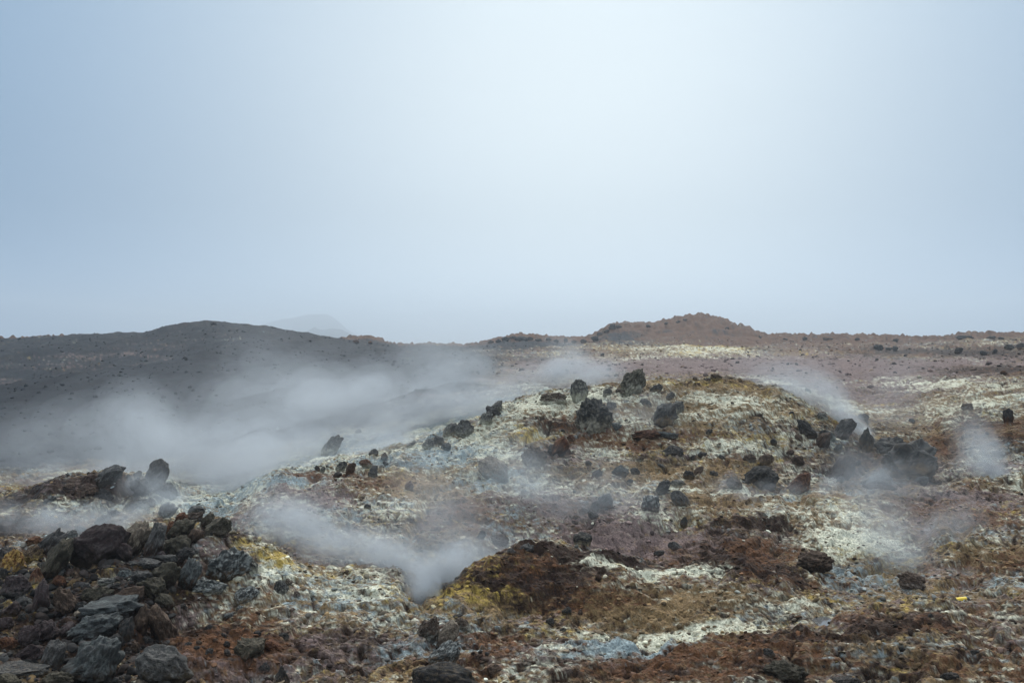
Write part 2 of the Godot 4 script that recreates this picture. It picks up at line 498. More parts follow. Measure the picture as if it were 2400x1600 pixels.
func make_grid() -> void:
	var side := PackedFloat32Array()
	var a := 0.515
	var step := 0.0016
	while a < 3.1:
		step = minf(step * 1.035, 0.0055) if a < 0.86 else minf(step * 1.16, 0.12)
		a += step
		side.append(minf(a, PI))
	side[-1] = PI
	for i in range(side.size() - 1, -1, -1):
		cols.append(-side[i])
	for i in 801:
		cols.append(-0.515 + 1.03 * i / 800.0)
	cols.append_array(side)
	NC = cols.size()
	for r in [0.3, 1.5, 3.0, 4.5, 5.5, 6.5, 7.3, 8.0, 8.4]:
		rows.append(r)
	var r := 8.5
	while r < 190.0:
		rows.append(r)
		if r < 24.5:
			r += 0.018 if r < 14.0 else 0.027
		elif r < 60.0:
			r += 0.034 * pow(r / 24.5, 2.6)
		else:
			r += 0.35 * pow(r / 60.0, 1.3)
	for q in [210.0, 240.0, 300.0, 380.0, 480.0]:
		rows.append(q)
	NR = rows.size()


func in_threads(span: Callable, n: int) -> void:
	# four threads, each taking every fourth of the n pieces of work
	var crew := []
	for k in 4:
		var t := Thread.new()
		t.start(span.bind(k, n))
		crew.append(t)
	for t in crew:
		t.wait_to_finish()


func row_span(k: int, n: int) -> void:
	for i in range(k, n, 4):
		row_task(i)


func colour_span(k: int, n: int) -> void:
	for i in range(k, n, 4):
		colour_task(i)


func rock_span(k: int, n: int) -> void:
	for i in range(k, n, 4):
		rock_task(i)


func row_task(i: int) -> void:
	var r := rows[i]
	var ps := PackedVector3Array()
	ps.resize(NC)
	for j in NC:
		var x := r * sin(cols[j])
		var z := -r * cos(cols[j])
		var h := base_height(table_index(cols[j]), r)
		ps[j] = Vector3(x, level_spots(x, z, h + relief(x, z, r, h, slag_at(x, z), clampf(weight[0][i * NC + j], 0.0, 1.0))), z)
	row_pos[i] = ps


func colour_task(i: int) -> void:
	var ps: PackedVector3Array = row_pos[i]
	var up: PackedVector3Array = row_pos[mini(i + 1, NR - 1)]
	var lo: PackedVector3Array = row_pos[maxi(i - 1, 0)]
	var cs := PackedColorArray()
	cs.resize(NC)
	var ns := PackedVector3Array()
	ns.resize(NC)
	var r := rows[i]
	var farther := smoothstep(98.0, 116.0, r)
	var coarse := 1.0 + smoothstep(30.0, 100.0, r) * 1.5
	var base := PackedFloat32Array([0.1, 0.0, 0.34, 0.34, 0.26, 0.14, -0.5, 0.42])
	for j in NC:
		var p := ps[j]
		var t := (ps[mini(j + 1, NC - 1)] - ps[maxi(j - 1, 0)])
		ns[j] = t.cross(up[j] - lo[j]).normalized()
		if ns[j].y < 0:
			ns[j] = -ns[j]
		var x := p.x / coarse
		var z := p.z / coarse
		var y := p.y * 1.4
		var slag := slag_at(p.x, p.z)
		var sum := 0.0
		var c := Vector3.ZERO
		# dark brown painted along the crack lines, standing in for shade in crevices
		var crack_shade := smoothstep(0.45, 0.9, n_rough.get_noise_2d(p.x * 0.9 + 60.0, p.z * 1.3))
		var crack_shade2 := smoothstep(0.35, 0.9, n_rough.get_noise_2d(p.x * 2.6 - 30.0, p.z * 4.5))
		var k := i * NC + j
		for q in CLASSES:
			var o := q * 37.0
			var s: float = base[q] + weight[q][k]
			if q == 6:
				s += slag * 3.0
			elif q == 4:
				s += slag * 0.1
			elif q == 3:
				s += (crack_shade * 1.3 + crack_shade2 * 0.9) * (1.0 - slag)
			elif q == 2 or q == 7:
				s += crack_shade2 * 0.7 * (1.0 - slag)
			if q == 6 or q == 3:
				s += (0.1 if q == 6 else 0.5) * farther
			elif q == 2:
				s += 1.5 * farther
			elif q == 0 or q == 7:
				s -= 0.5 * farther
			s += n_patch.get_noise_3d(x * 0.45 + o, y * 1.5 + z * 0.25, z * 0.75 - o) * 1.45
			s += n_speck.get_noise_3d(x * 0.5 - o, y * 2.4, z * 0.8 + o) * (1.7 if q == 0 or q == 7 else 1.35)
			var ex := 0.0
			s += n_fine.get_noise_3d(p.x * 1.1 + o, p.y * 3.0, p.z * 1.6) * 0.5
			ex = exp(s * 4.0)
			var tint: Color = TINT[q]
			c += Vector3(tint.r, tint.g, tint.b) * ex
			sum += ex
		c /= sum
		var v1 := n_speck.get_noise_3d(p.x * 2.6 + 300.0, p.y * 2.6, p.z * 2.6)
		var v2 := n_patch.get_noise_3d(p.x * 0.6 - 80.0, 0.0, p.z * 0.6)
		c *= 1.15 * (1.0 + 0.42 * v1 + 0.3 * v2)
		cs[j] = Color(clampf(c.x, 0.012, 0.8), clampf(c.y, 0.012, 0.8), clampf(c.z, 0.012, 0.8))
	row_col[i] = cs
	row_nor[i] = ns


func noise_texture(freq: float, oct: int, kind: int, size: int, low: float, seed_: int, fractal := FastNoiseLite.FRACTAL_FBM) -> NoiseTexture2D:
	var n := FastNoiseLite.new()
	n.seed = seed_
	n.noise_type = kind
	n.frequency = freq
	n.fractal_type = fractal
	n.fractal_octaves = oct
	n.cellular_return_type = FastNoiseLite.RETURN_DISTANCE
	var t := NoiseTexture2D.new()
	t.width = size
	t.height = size
	t.seamless = true
	t.noise = n
	if low >= 0:
		var g := Gradient.new()
		g.set_color(0, Color(low, low, low))
		g.set_color(1, Color(1, 1, 1))
		t.color_ramp = g
	return t


func soil_material() -> StandardMaterial3D:
	var m := StandardMaterial3D.new()
	m.resource_name = "soil"
	m.vertex_color_use_as_albedo = true
	m.roughness = 0.85
	m.metallic_specular = 0.22
	m.uv1_triplanar = true
	m.uv1_world_triplanar = true
	m.uv1_scale = Vector3.ONE * 0.9
	m.uv1_triplanar_sharpness = 3.0
	m.albedo_texture = noise_texture(0.06, 4, FastNoiseLite.TYPE_SIMPLEX, 512, 0.62, 3)
	m.heightmap_enabled = true
	m.heightmap_texture = noise_texture(0.05, 4, FastNoiseLite.TYPE_CELLULAR, 512, 0.0, 5)
	m.heightmap_scale = 2.2
	return m


func build_ground() -> void:
	make_grid()
	var dp := 11.75
	var pc := ray(1905, 1402, dp)
	var low := 9.0
	for k in 12:
		var a := TAU * k / 12.0
		low = minf(low, ground(pc.x + cos(a) * 0.3, pc.z + sin(a) * 0.3))
	flats = [[pc.x, pc.z, 0.17, 0.22, low - 0.01]]
	for q in CLASSES:
		var a := PackedFloat32Array()
		a.resize(NR * NC)
		weight.append(a)
	paint()
	row_pos.resize(NR)
	row_col.resize(NR)
	row_nor.resize(NR)
	in_threads(row_span, NR)
	in_threads(colour_span, NR)
	var nor := PackedVector3Array()
	for i in NR:
		ground_pos.append_array(row_pos[i])
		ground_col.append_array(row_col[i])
		nor.append_array(row_nor[i])
	var idx := PackedInt32Array()
	idx.resize((NR - 1) * (NC - 1) * 6)
	var k := 0
	for i in NR - 1:
		for j in NC - 1:
			var a := i * NC + j
			idx[k] = a
			idx[k + 1] = a + NC
			idx[k + 2] = a + 1
			idx[k + 3] = a + 1
			idx[k + 4] = a + NC
			idx[k + 5] = a + NC + 1
			k += 6
	var arr := []
	arr.resize(Mesh.ARRAY_MAX)
	arr[Mesh.ARRAY_VERTEX] = ground_pos
	arr[Mesh.ARRAY_NORMAL] = nor
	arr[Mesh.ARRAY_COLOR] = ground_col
	arr[Mesh.ARRAY_INDEX] = idx
	var am := ArrayMesh.new()
	am.add_surface_from_arrays(Mesh.PRIMITIVE_TRIANGLES, arr)
	mats.soil = soil_material()
	am.surface_set_material(0, mats.soil)
	var o := MeshInstance3D.new()
	o.name = "ground"
	o.mesh = am
	tag(o, "steaming volcanic ground streaked white, sulphur yellow, rust and grey", "ground", "", "structure")
	add_child(o)
	weight.clear()
	row_nor.clear()


func far_hills() -> void:
	ridge("far_hill", "faint flat-topped hill fading into the fog, the farthest of all", 1600.0, [Vector2(560, 800), Vector2(590, 752), Vector2(630, 737), Vector2(680, 728), Vector2(720, 721), Vector2(750, 722), Vector2(775, 737), Vector2(800, 758), Vector2(840, 780), Vector2(880, 800)], 160.0)
	ridge("far_hill", "pale double-topped hill in the fog behind the dark hill's right shoulder", 1050.0, [Vector2(640, 812), Vector2(680, 780), Vector2(700, 762), Vector2(716, 754), Vector2(722, 750), Vector2(728, 754), Vector2(745, 757), Vector2(760, 754), Vector2(780, 756), Vector2(800, 765), Vector2(825, 775), Vector2(860, 795), Vector2(900, 812)], 90.0)


func ridge(called: String, label: String, depth: float, top: Array, thick: float) -> void:
	var xs := []
	var ys := []
	for p in top:
		xs.append(p.x)
		ys.append(p.y)
	var ms := pchip_slopes(xs, ys)
	var n := 120
	var m := 24
	var pos := PackedVector3Array()
	var col := PackedColorArray()
	for j in m + 1:
		for i in n + 1:
			var px := lerpf(xs[0], xs[-1], i / float(n))
			var t := j / float(m) * 2.0 - 1.0
			var x := (px - CX) / F * depth
			var crest := EYE - (pchip(xs, ys, ms, px) - CY) / F * depth
			var z := -depth - t * thick
			var h := lerpf(crest, -26.0, pow(absf(t), 1.3))
			h += n_big.get_noise_2d(x * 0.25, z * 0.25) * 1.2 * (1.0 - 0.6 * (1.0 - absf(t)))
			pos.append(Vector3(x, h, z))
			col.append(Color(0.05, 0.05, 0.055))
	var st := SurfaceTool.new()
	st.begin(Mesh.PRIMITIVE_TRIANGLES)
	for i in pos.size():
		st.set_color(col[i])
		st.set_smooth_group(0)
		st.add_vertex(pos[i])
	for j in m:
		for i in n:
			var a := j * (n + 1) + i
			for q in [a, a + n + 1, a + 1, a + 1, a + n + 1, a + n + 2]:
				st.add_index(q)
	st.generate_normals()
	var o := MeshInstance3D.new()
	o.name = numbered(called)
	o.mesh = st.commit()
	o.material_override = mats.soil
	tag(o, label, "hill", "", "structure")
	add_child(o)


func puddle() -> void:
	var s: Array = flats[0]
	var st := SurfaceTool.new()
	st.begin(Mesh.PRIMITIVE_TRIANGLES)
	var n := 48
	st.set_normal(Vector3.UP)
	var ring := []
	for i in n:
		var a := TAU * i / n
		var k := 1.25 + 0.2 * n_mid.get_noise_2d(cos(a) * 2.0, sin(a) * 2.0 + 5.0)
		ring.append(Vector3(cos(a) * s[2] * k, 0, sin(a) * s[3] * k))
	for i in n:
		for p in [Vector3.ZERO, ring[i], ring[(i + 1) % n]]:
			st.set_normal(Vector3.UP)
			st.add_vertex(p)
	var m := StandardMaterial3D.new()
	m.resource_name = "grey_water"
	m.albedo_color = Color(0.27, 0.275, 0.285)
	m.roughness = 0.08
	m.metallic_specular = 0.5
	var o := MeshInstance3D.new()
	o.name = "puddle"
	o.mesh = st.commit()
	o.material_override = m
	o.position = Vector3(s[0], s[4], s[1])
	tag(o, "small pool of grey water beside the white crust at the front ridge's right foot", "puddle", "", "structure")
	add_child(o)


# ------------------------------------------------------------------ helpers

func numbered(called: String) -> String:
	var k: int = taken.get(called, -1) + 1
	taken[called] = k
	return called if k == 0 else "%s_%03d" % [called, k]


func tag(o: Node, label: String, category := "", group := "", kind := "") -> void:
	o.set_meta("label", label)
	if category:
		o.set_meta("category", category)
	if group:
		o.set_meta("group", group)
	if kind:
		o.set_meta("kind", kind)


func icosphere(level: int) -> Array:
	if ico.has(level):
		return ico[level]
	var t := (1.0 + sqrt(5.0)) / 2.0
	var vs := []
	for p in [Vector3(-1, t, 0), Vector3(1, t, 0), Vector3(-1, -t, 0), Vector3(1, -t, 0), Vector3(0, -1, t), Vector3(0, 1, t), Vector3(0, -1, -t), Vector3(0, 1, -t), Vector3(t, 0, -1), Vector3(t, 0, 1), Vector3(-t, 0, -1), Vector3(-t, 0, 1)]:
		vs.append(p.normalized())
	var fs := [0, 11, 5, 0, 5, 1, 0, 1, 7, 0, 7, 10, 0, 10, 11, 1, 5, 9, 5, 11, 4, 11, 10, 2, 10, 7, 6, 7, 1, 8, 3, 9, 4, 3, 4, 2, 3, 2, 6, 3, 6, 8, 3, 8, 9, 4, 9, 5, 2, 4, 11, 6, 2, 10, 8, 6, 7, 9, 8, 1]
	for l in level:
		var mid := {}
		var nf := []
		for f in range(0, fs.size(), 3):
			var q := []
			for e in 3:
				var a: int = fs[f + e]
				var b: int = fs[f + (e + 1) % 3]
				var key := mini(a, b) * 100000 + maxi(a, b)
				if not mid.has(key):
					mid[key] = vs.size()
					vs.append((vs[a] + vs[b]).normalized())
				q.append(mid[key])
			nf.append_array([fs[f], q[0], q[2], fs[f + 1], q[1], q[0], fs[f + 2], q[2], q[1], q[0], q[1], q[2]])
		fs = nf
	for f in range(0, fs.size(), 3):   # clockwise fronts
		var k: int = fs[f + 1]
		fs[f + 1] = fs[f + 2]
		fs[f + 2] = k
	ico[level] = [PackedVector3Array(vs), PackedInt32Array(fs)]
	return ico[level]


func rock_shape(seed_: int, kind: String, look: String, tilt: float, size: Vector3, level: int, dust := Color(-1, 0, 0)) -> Array:
	# an eroded, facetted stone of the given width, height and thickness, standing on y = 0
	var g := RandomNumberGenerator.new()
	g.seed = seed_
	var sphere: Array = ico[level]
	var dirs: PackedVector3Array = sphere[0]
	var idx: PackedInt32Array = sphere[1]
	var planes := []
	var many := 10
	var hard := 0.92
	var lo := 0.62
	var hi := 0.84
	match kind:
		"round":
			many = 9
			lo = 0.68
			hi = 0.9
			hard = 0.88
		"rough":
			many = 9
			lo = 0.72
			hi = 0.92
			hard = 0.8
		"slab":
			many = 11
		"mound":
			many = 3
			lo = 0.8
			hi = 0.95
			hard = 0.6
	for k in many:
		var d := Vector3(g.randfn(), g.randfn(), g.randfn()).normalized()
		planes.append([d, g.randf_range(lo, hi)])
	if kind == "flat":
		planes.append([Vector3(0.05, 1, 0.1).normalized(), 0.5])
	if kind == "slab":
		planes.append([Vector3(0, 1, 0.25).normalized(), 0.45])
	var off := Vector3(g.randf_range(-90, 90), g.randf_range(-90, 90), g.randf_range(-90, 90))
	var a1 := 0.16
	var a2 := 0.06
	var a3 := 0.012
	if kind == "rough":
		a2 = 0.08
		a3 = 0.03
	elif kind == "round":
		a1 = 0.1
		a2 = 0.03
		a3 = 0.016
	elif kind == "mound":
		a2 = 0.12
		a3 = 0.05
	var turn := Basis(Vector3(0, 0, 1), deg_to_rad(tilt))
	var long := 1.0 if absf(tilt) < 1.0 else 1.55
	var ps := PackedVector3Array()
	ps.resize(dirs.size())
	var mn := Vector3.ONE * 1e9
	var mx := -mn
	for i in dirs.size():
		var d := dirs[i]
		var p := d
		for q in planes:
			var t: float = p.dot(q[0]) - q[1]
			if t > 0:
				p -= q[0] * t * hard
		var n1 := n_rock.get_noise_3dv(d * 1.3 + off)
		var n2 := n_rock.get_noise_3dv(d * 3.4 - off)
		var n3 := n_rock.get_noise_3dv(d * 9.0 + off)
		if kind == "rough":
			n2 = 0.5 - absf(n2) * 2.0
		p *= 1.0 + a1 * n1 * 1.6 + a2 * n2 + a3 * n3 * 1.6
		if kind == "pointed":
			var k := lerpf(1.12, 0.55, smoothstep(-0.6, 1.0, p.y))
			p.x = p.x * k + p.y * 0.12
			p.z *= k
		p.x *= long
		p = turn * p
		ps[i] = p
		mn = mn.min(p)
		mx = mx.max(p)
	var span := mx - mn
	for i in ps.size():
		var q := (ps[i] - mn) / span
		ps[i] = Vector3((q.x - 0.5) * size.x, q.y * size.y, (q.z - 0.5) * size.z)
	var ns := PackedVector3Array()
	ns.resize(ps.size())
	for f in range(0, idx.size(), 3):
		var a := ps[idx[f]]
		var n := (ps[idx[f + 2]] - a).cross(ps[idx[f + 1]] - a)
		for e in 3:
			ns[idx[f + e]] += n
	var pal: Array = PALETTE[look]
	var cs := PackedColorArray()
	cs.resize(ps.size())
	var cut: float = pal[2]
	var shade := g.randf_range(0.85, 1.18)
	for i in ps.size():
		ns[i] = ns[i].normalized()
		var d := dirs[i]
		var n1 := n_rock.get_noise_3dv(d * 2.2 + off * 1.7)
		var n2 := n_rock.get_noise_3dv(d * 8.0 - off * 1.3)
		var n3 := n_rock.get_noise_3dv(d * 19.0 + off)
		var c: Color = pal[0]
		var k := smoothstep(cut - 0.14, cut + 0.16, n1 * 0.75 + n2 * 0.55 + n3 * 0.2)
		c = c.lerp(pal[1], k)
		if dust.r >= 0.0:   # soil and crust clinging to the foot
			var up := ps[i].y / size.y + 0.22 * n1 + 0.2 * n2
			c = c.lerp(dust / 0.86, 0.85 * smoothstep(0.55, 0.3, up) + 0.22 * smoothstep(0.15, 0.5, n3 + n2))
		c *= 0.86 * shade * (1.0 + 0.45 * n2 + 0.45 * n3)
		cs[i] = Color(clampf(c.r, 0.012, 0.8), clampf(c.g, 0.012, 0.8), clampf(c.b, 0.012, 0.8))
	var arr := []
	arr.resize(Mesh.ARRAY_MAX)
	arr[Mesh.ARRAY_VERTEX] = ps
	arr[Mesh.ARRAY_NORMAL] = ns
	arr[Mesh.ARRAY_COLOR] = cs
	arr[Mesh.ARRAY_INDEX] = idx
	return arr


# main colour, colour of the stains, how rare they are
const PALETTE := {
	"k": [Color(0.040, 0.039, 0.038), Color(0.085, 0.078, 0.07), 0.25],
	"g": [Color(0.085, 0.082, 0.078), Color(0.15, 0.145, 0.135), 0.15],
	"o": [Color(0.072, 0.064, 0.047), Color(0.12, 0.105, 0.075), 0.15],
	"b": [Color(0.085, 0.058, 0.043), Color(0.15, 0.105, 0.075), 0.2],
	"r": [Color(0.10, 0.045, 0.028), Color(0.21, 0.10, 0.05), 0.2],
	"m": [Color(0.066, 0.046, 0.045), Color(0.105, 0.085, 0.082), 0.2],
	"t": [Color(0.19, 0.15, 0.115), Color(0.30, 0.25, 0.19), 0.1],
	"y": [Color(0.17, 0.075, 0.022), Color(0.42, 0.26, 0.07), 0.05],
	"l": [Color(0.085, 0.09, 0.088), Color(0.16, 0.175, 0.168), 0.15],
	"w": [Color(0.075, 0.080, 0.080), Color(0.34, 0.36, 0.34), 0.12],
}


func stone_material() -> StandardMaterial3D:
	var m := StandardMaterial3D.new()
	m.resource_name = "stone"
	m.vertex_color_use_as_albedo = true
	m.roughness = 0.85
	m.metallic_specular = 0.24
	m.uv1_triplanar = true
	m.uv1_scale = Vector3.ONE * 2.2
	m.albedo_texture = noise_texture(0.07, 4, FastNoiseLite.TYPE_SIMPLEX, 512, 0.55, 21)
	m.heightmap_enabled = true
	m.heightmap_texture = noise_texture(0.05, 5, FastNoiseLite.TYPE_SIMPLEX, 512, 0.0, 23)
	m.heightmap_scale = 0.8
	return m


func rock_task(i: int) -> void:
	var j: Array = rock_jobs[i]
	rock_out[i] = rock_shape(j[0], j[1], j[2], j[3], j[4], j[5], j[6])


# ------------------------------------------------------------------ rocks

func rocks() -> void:
	var list := []
	list.append_array(rocks_left())
	list.append_array(rocks_pile())
	list.append_array(rocks_front())
	list.append_array(rocks_mound())
	list.append_array(rocks_right())
	list.append_array(rocks_far())
	mats.stone = stone_material()
	icosphere(1)
	icosphere(2)
	icosphere(3)
	icosphere(4)
	var todo := []
	var k := 2400.0 / 2352.0
	var count := 0
	for q in list:
		# each: x, y, width, height in the photograph, colour, shape, tilt, label, group
		var px: float = q[0] / k
		var py: float = q[1] / k
		var w: float = q[2] / k
		var h: float = q[3] / k
		var d := hit(px, py + h * 0.5, h * 0.2)
		var thick := clampf(0.5 * (w + h), 0.7 * w, 1.2 * w) * 0.85
		var c := ray(px, py, d + thick * d / F * 0.48)
		var dd := -c.z
		var size := Vector3(w * 1.04, h, thick) * dd / F
		var low := c.y - size.y * 0.5
		var g := ground(c.x, c.z)
		low -= size.y * 0.3     # the buried foot
		size.y *= 1.3
		var sink := size.y * 0.12
		if low > g - sink:
			size.y += low - (g - sink)
			low = g - sink
		count += 1
		todo.append([q, Vector3(c.x, low, c.z)])
		var gi := clampi(rows.bsearch(Vector2(c.x, c.z).length() - size.z * 0.3), 0, NR - 1) * NC + clampi(cols.bsearch(atan2(c.x, -c.z)), 0, NC - 1)
		rock_jobs.append([1000 + count * 13, q[5], q[4], q[6] if q[6] != 0 or q[5] != "round" else [0, 25, -30, 50, -15][count % 5], size, 4 if w > 44 else (3 if w > 17 else 2), ground_col[gi]])
	rock_out.resize(rock_jobs.size())
	in_threads(rock_span, rock_jobs.size())
	for i in todo.size():
		var q: Array = todo[i][0]
		var am := ArrayMesh.new()
		am.add_surface_from_arrays(Mesh.PRIMITIVE_TRIANGLES, rock_out[i])
		am.surface_set_material(0, mats.stone)
		var o := MeshInstance3D.new()
		var word: String = "boulder" if q[2] >= 60 else ("rock" if q[2] >= 26 else "stone")
		o.name = numbered(word)
		o.mesh = am
		o.position = todo[i][1]
		o.rotation.y = -atan2(o.position.x, -o.position.z)
		tag(o, q[7], word, q[8] if q.size() > 8 else "")
		add_child(o)


func rocks_left() -> Array:
	var g := "rocks on the mound behind the rock pile"
	var s := "grey rock half buried in the misty mound behind the rock pile"
	return [
		[364, 1106, 60, 64, "g", "round", 50, "tall blunt grey boulder leaning right, highest on the misty mound behind the pile", g],
		[258, 1110, 68, 44, "g", "angular", 20, "broad dark boulder on the misty mound, left of the tall leaning one", g],
		[319, 1113, 24, 22, "g", "round", 0, "small rounded stone against the left foot of the tall leaning boulder", g],
		[302, 1117, 14, 14, "g", "round", 0, "tiny stone between the two boulders on top of the misty mound", g],
		[329, 1138, 48, 40, "g", "angular", -30, "sloping grey rock just below the tall leaning boulder on the misty mound", g],
		[390, 1148, 56, 38, "g", "angular", -35, "dark rock on the right shoulder of the misty mound, below the tall leaning boulder", g],
		[243, 1158, 46, 30, "k", "angular", 0, s, g], [305, 1186, 36, 28, "k", "round", 0, s, g],
		[340, 1180, 44, 28, "g", "angular", 0, s, g], [393, 1192, 46, 32, "g", "angular", 15, s, g], [264, 1202, 30, 16, "g", "flat", 0, s, g],
		[215, 1150, 30, 18, "b", "angular", 0, s, g], [160, 1140, 26, 16, "b", "angular", 0, s, g], [120, 1172, 36, 22, "g", "angular", 0, s, g],
	]


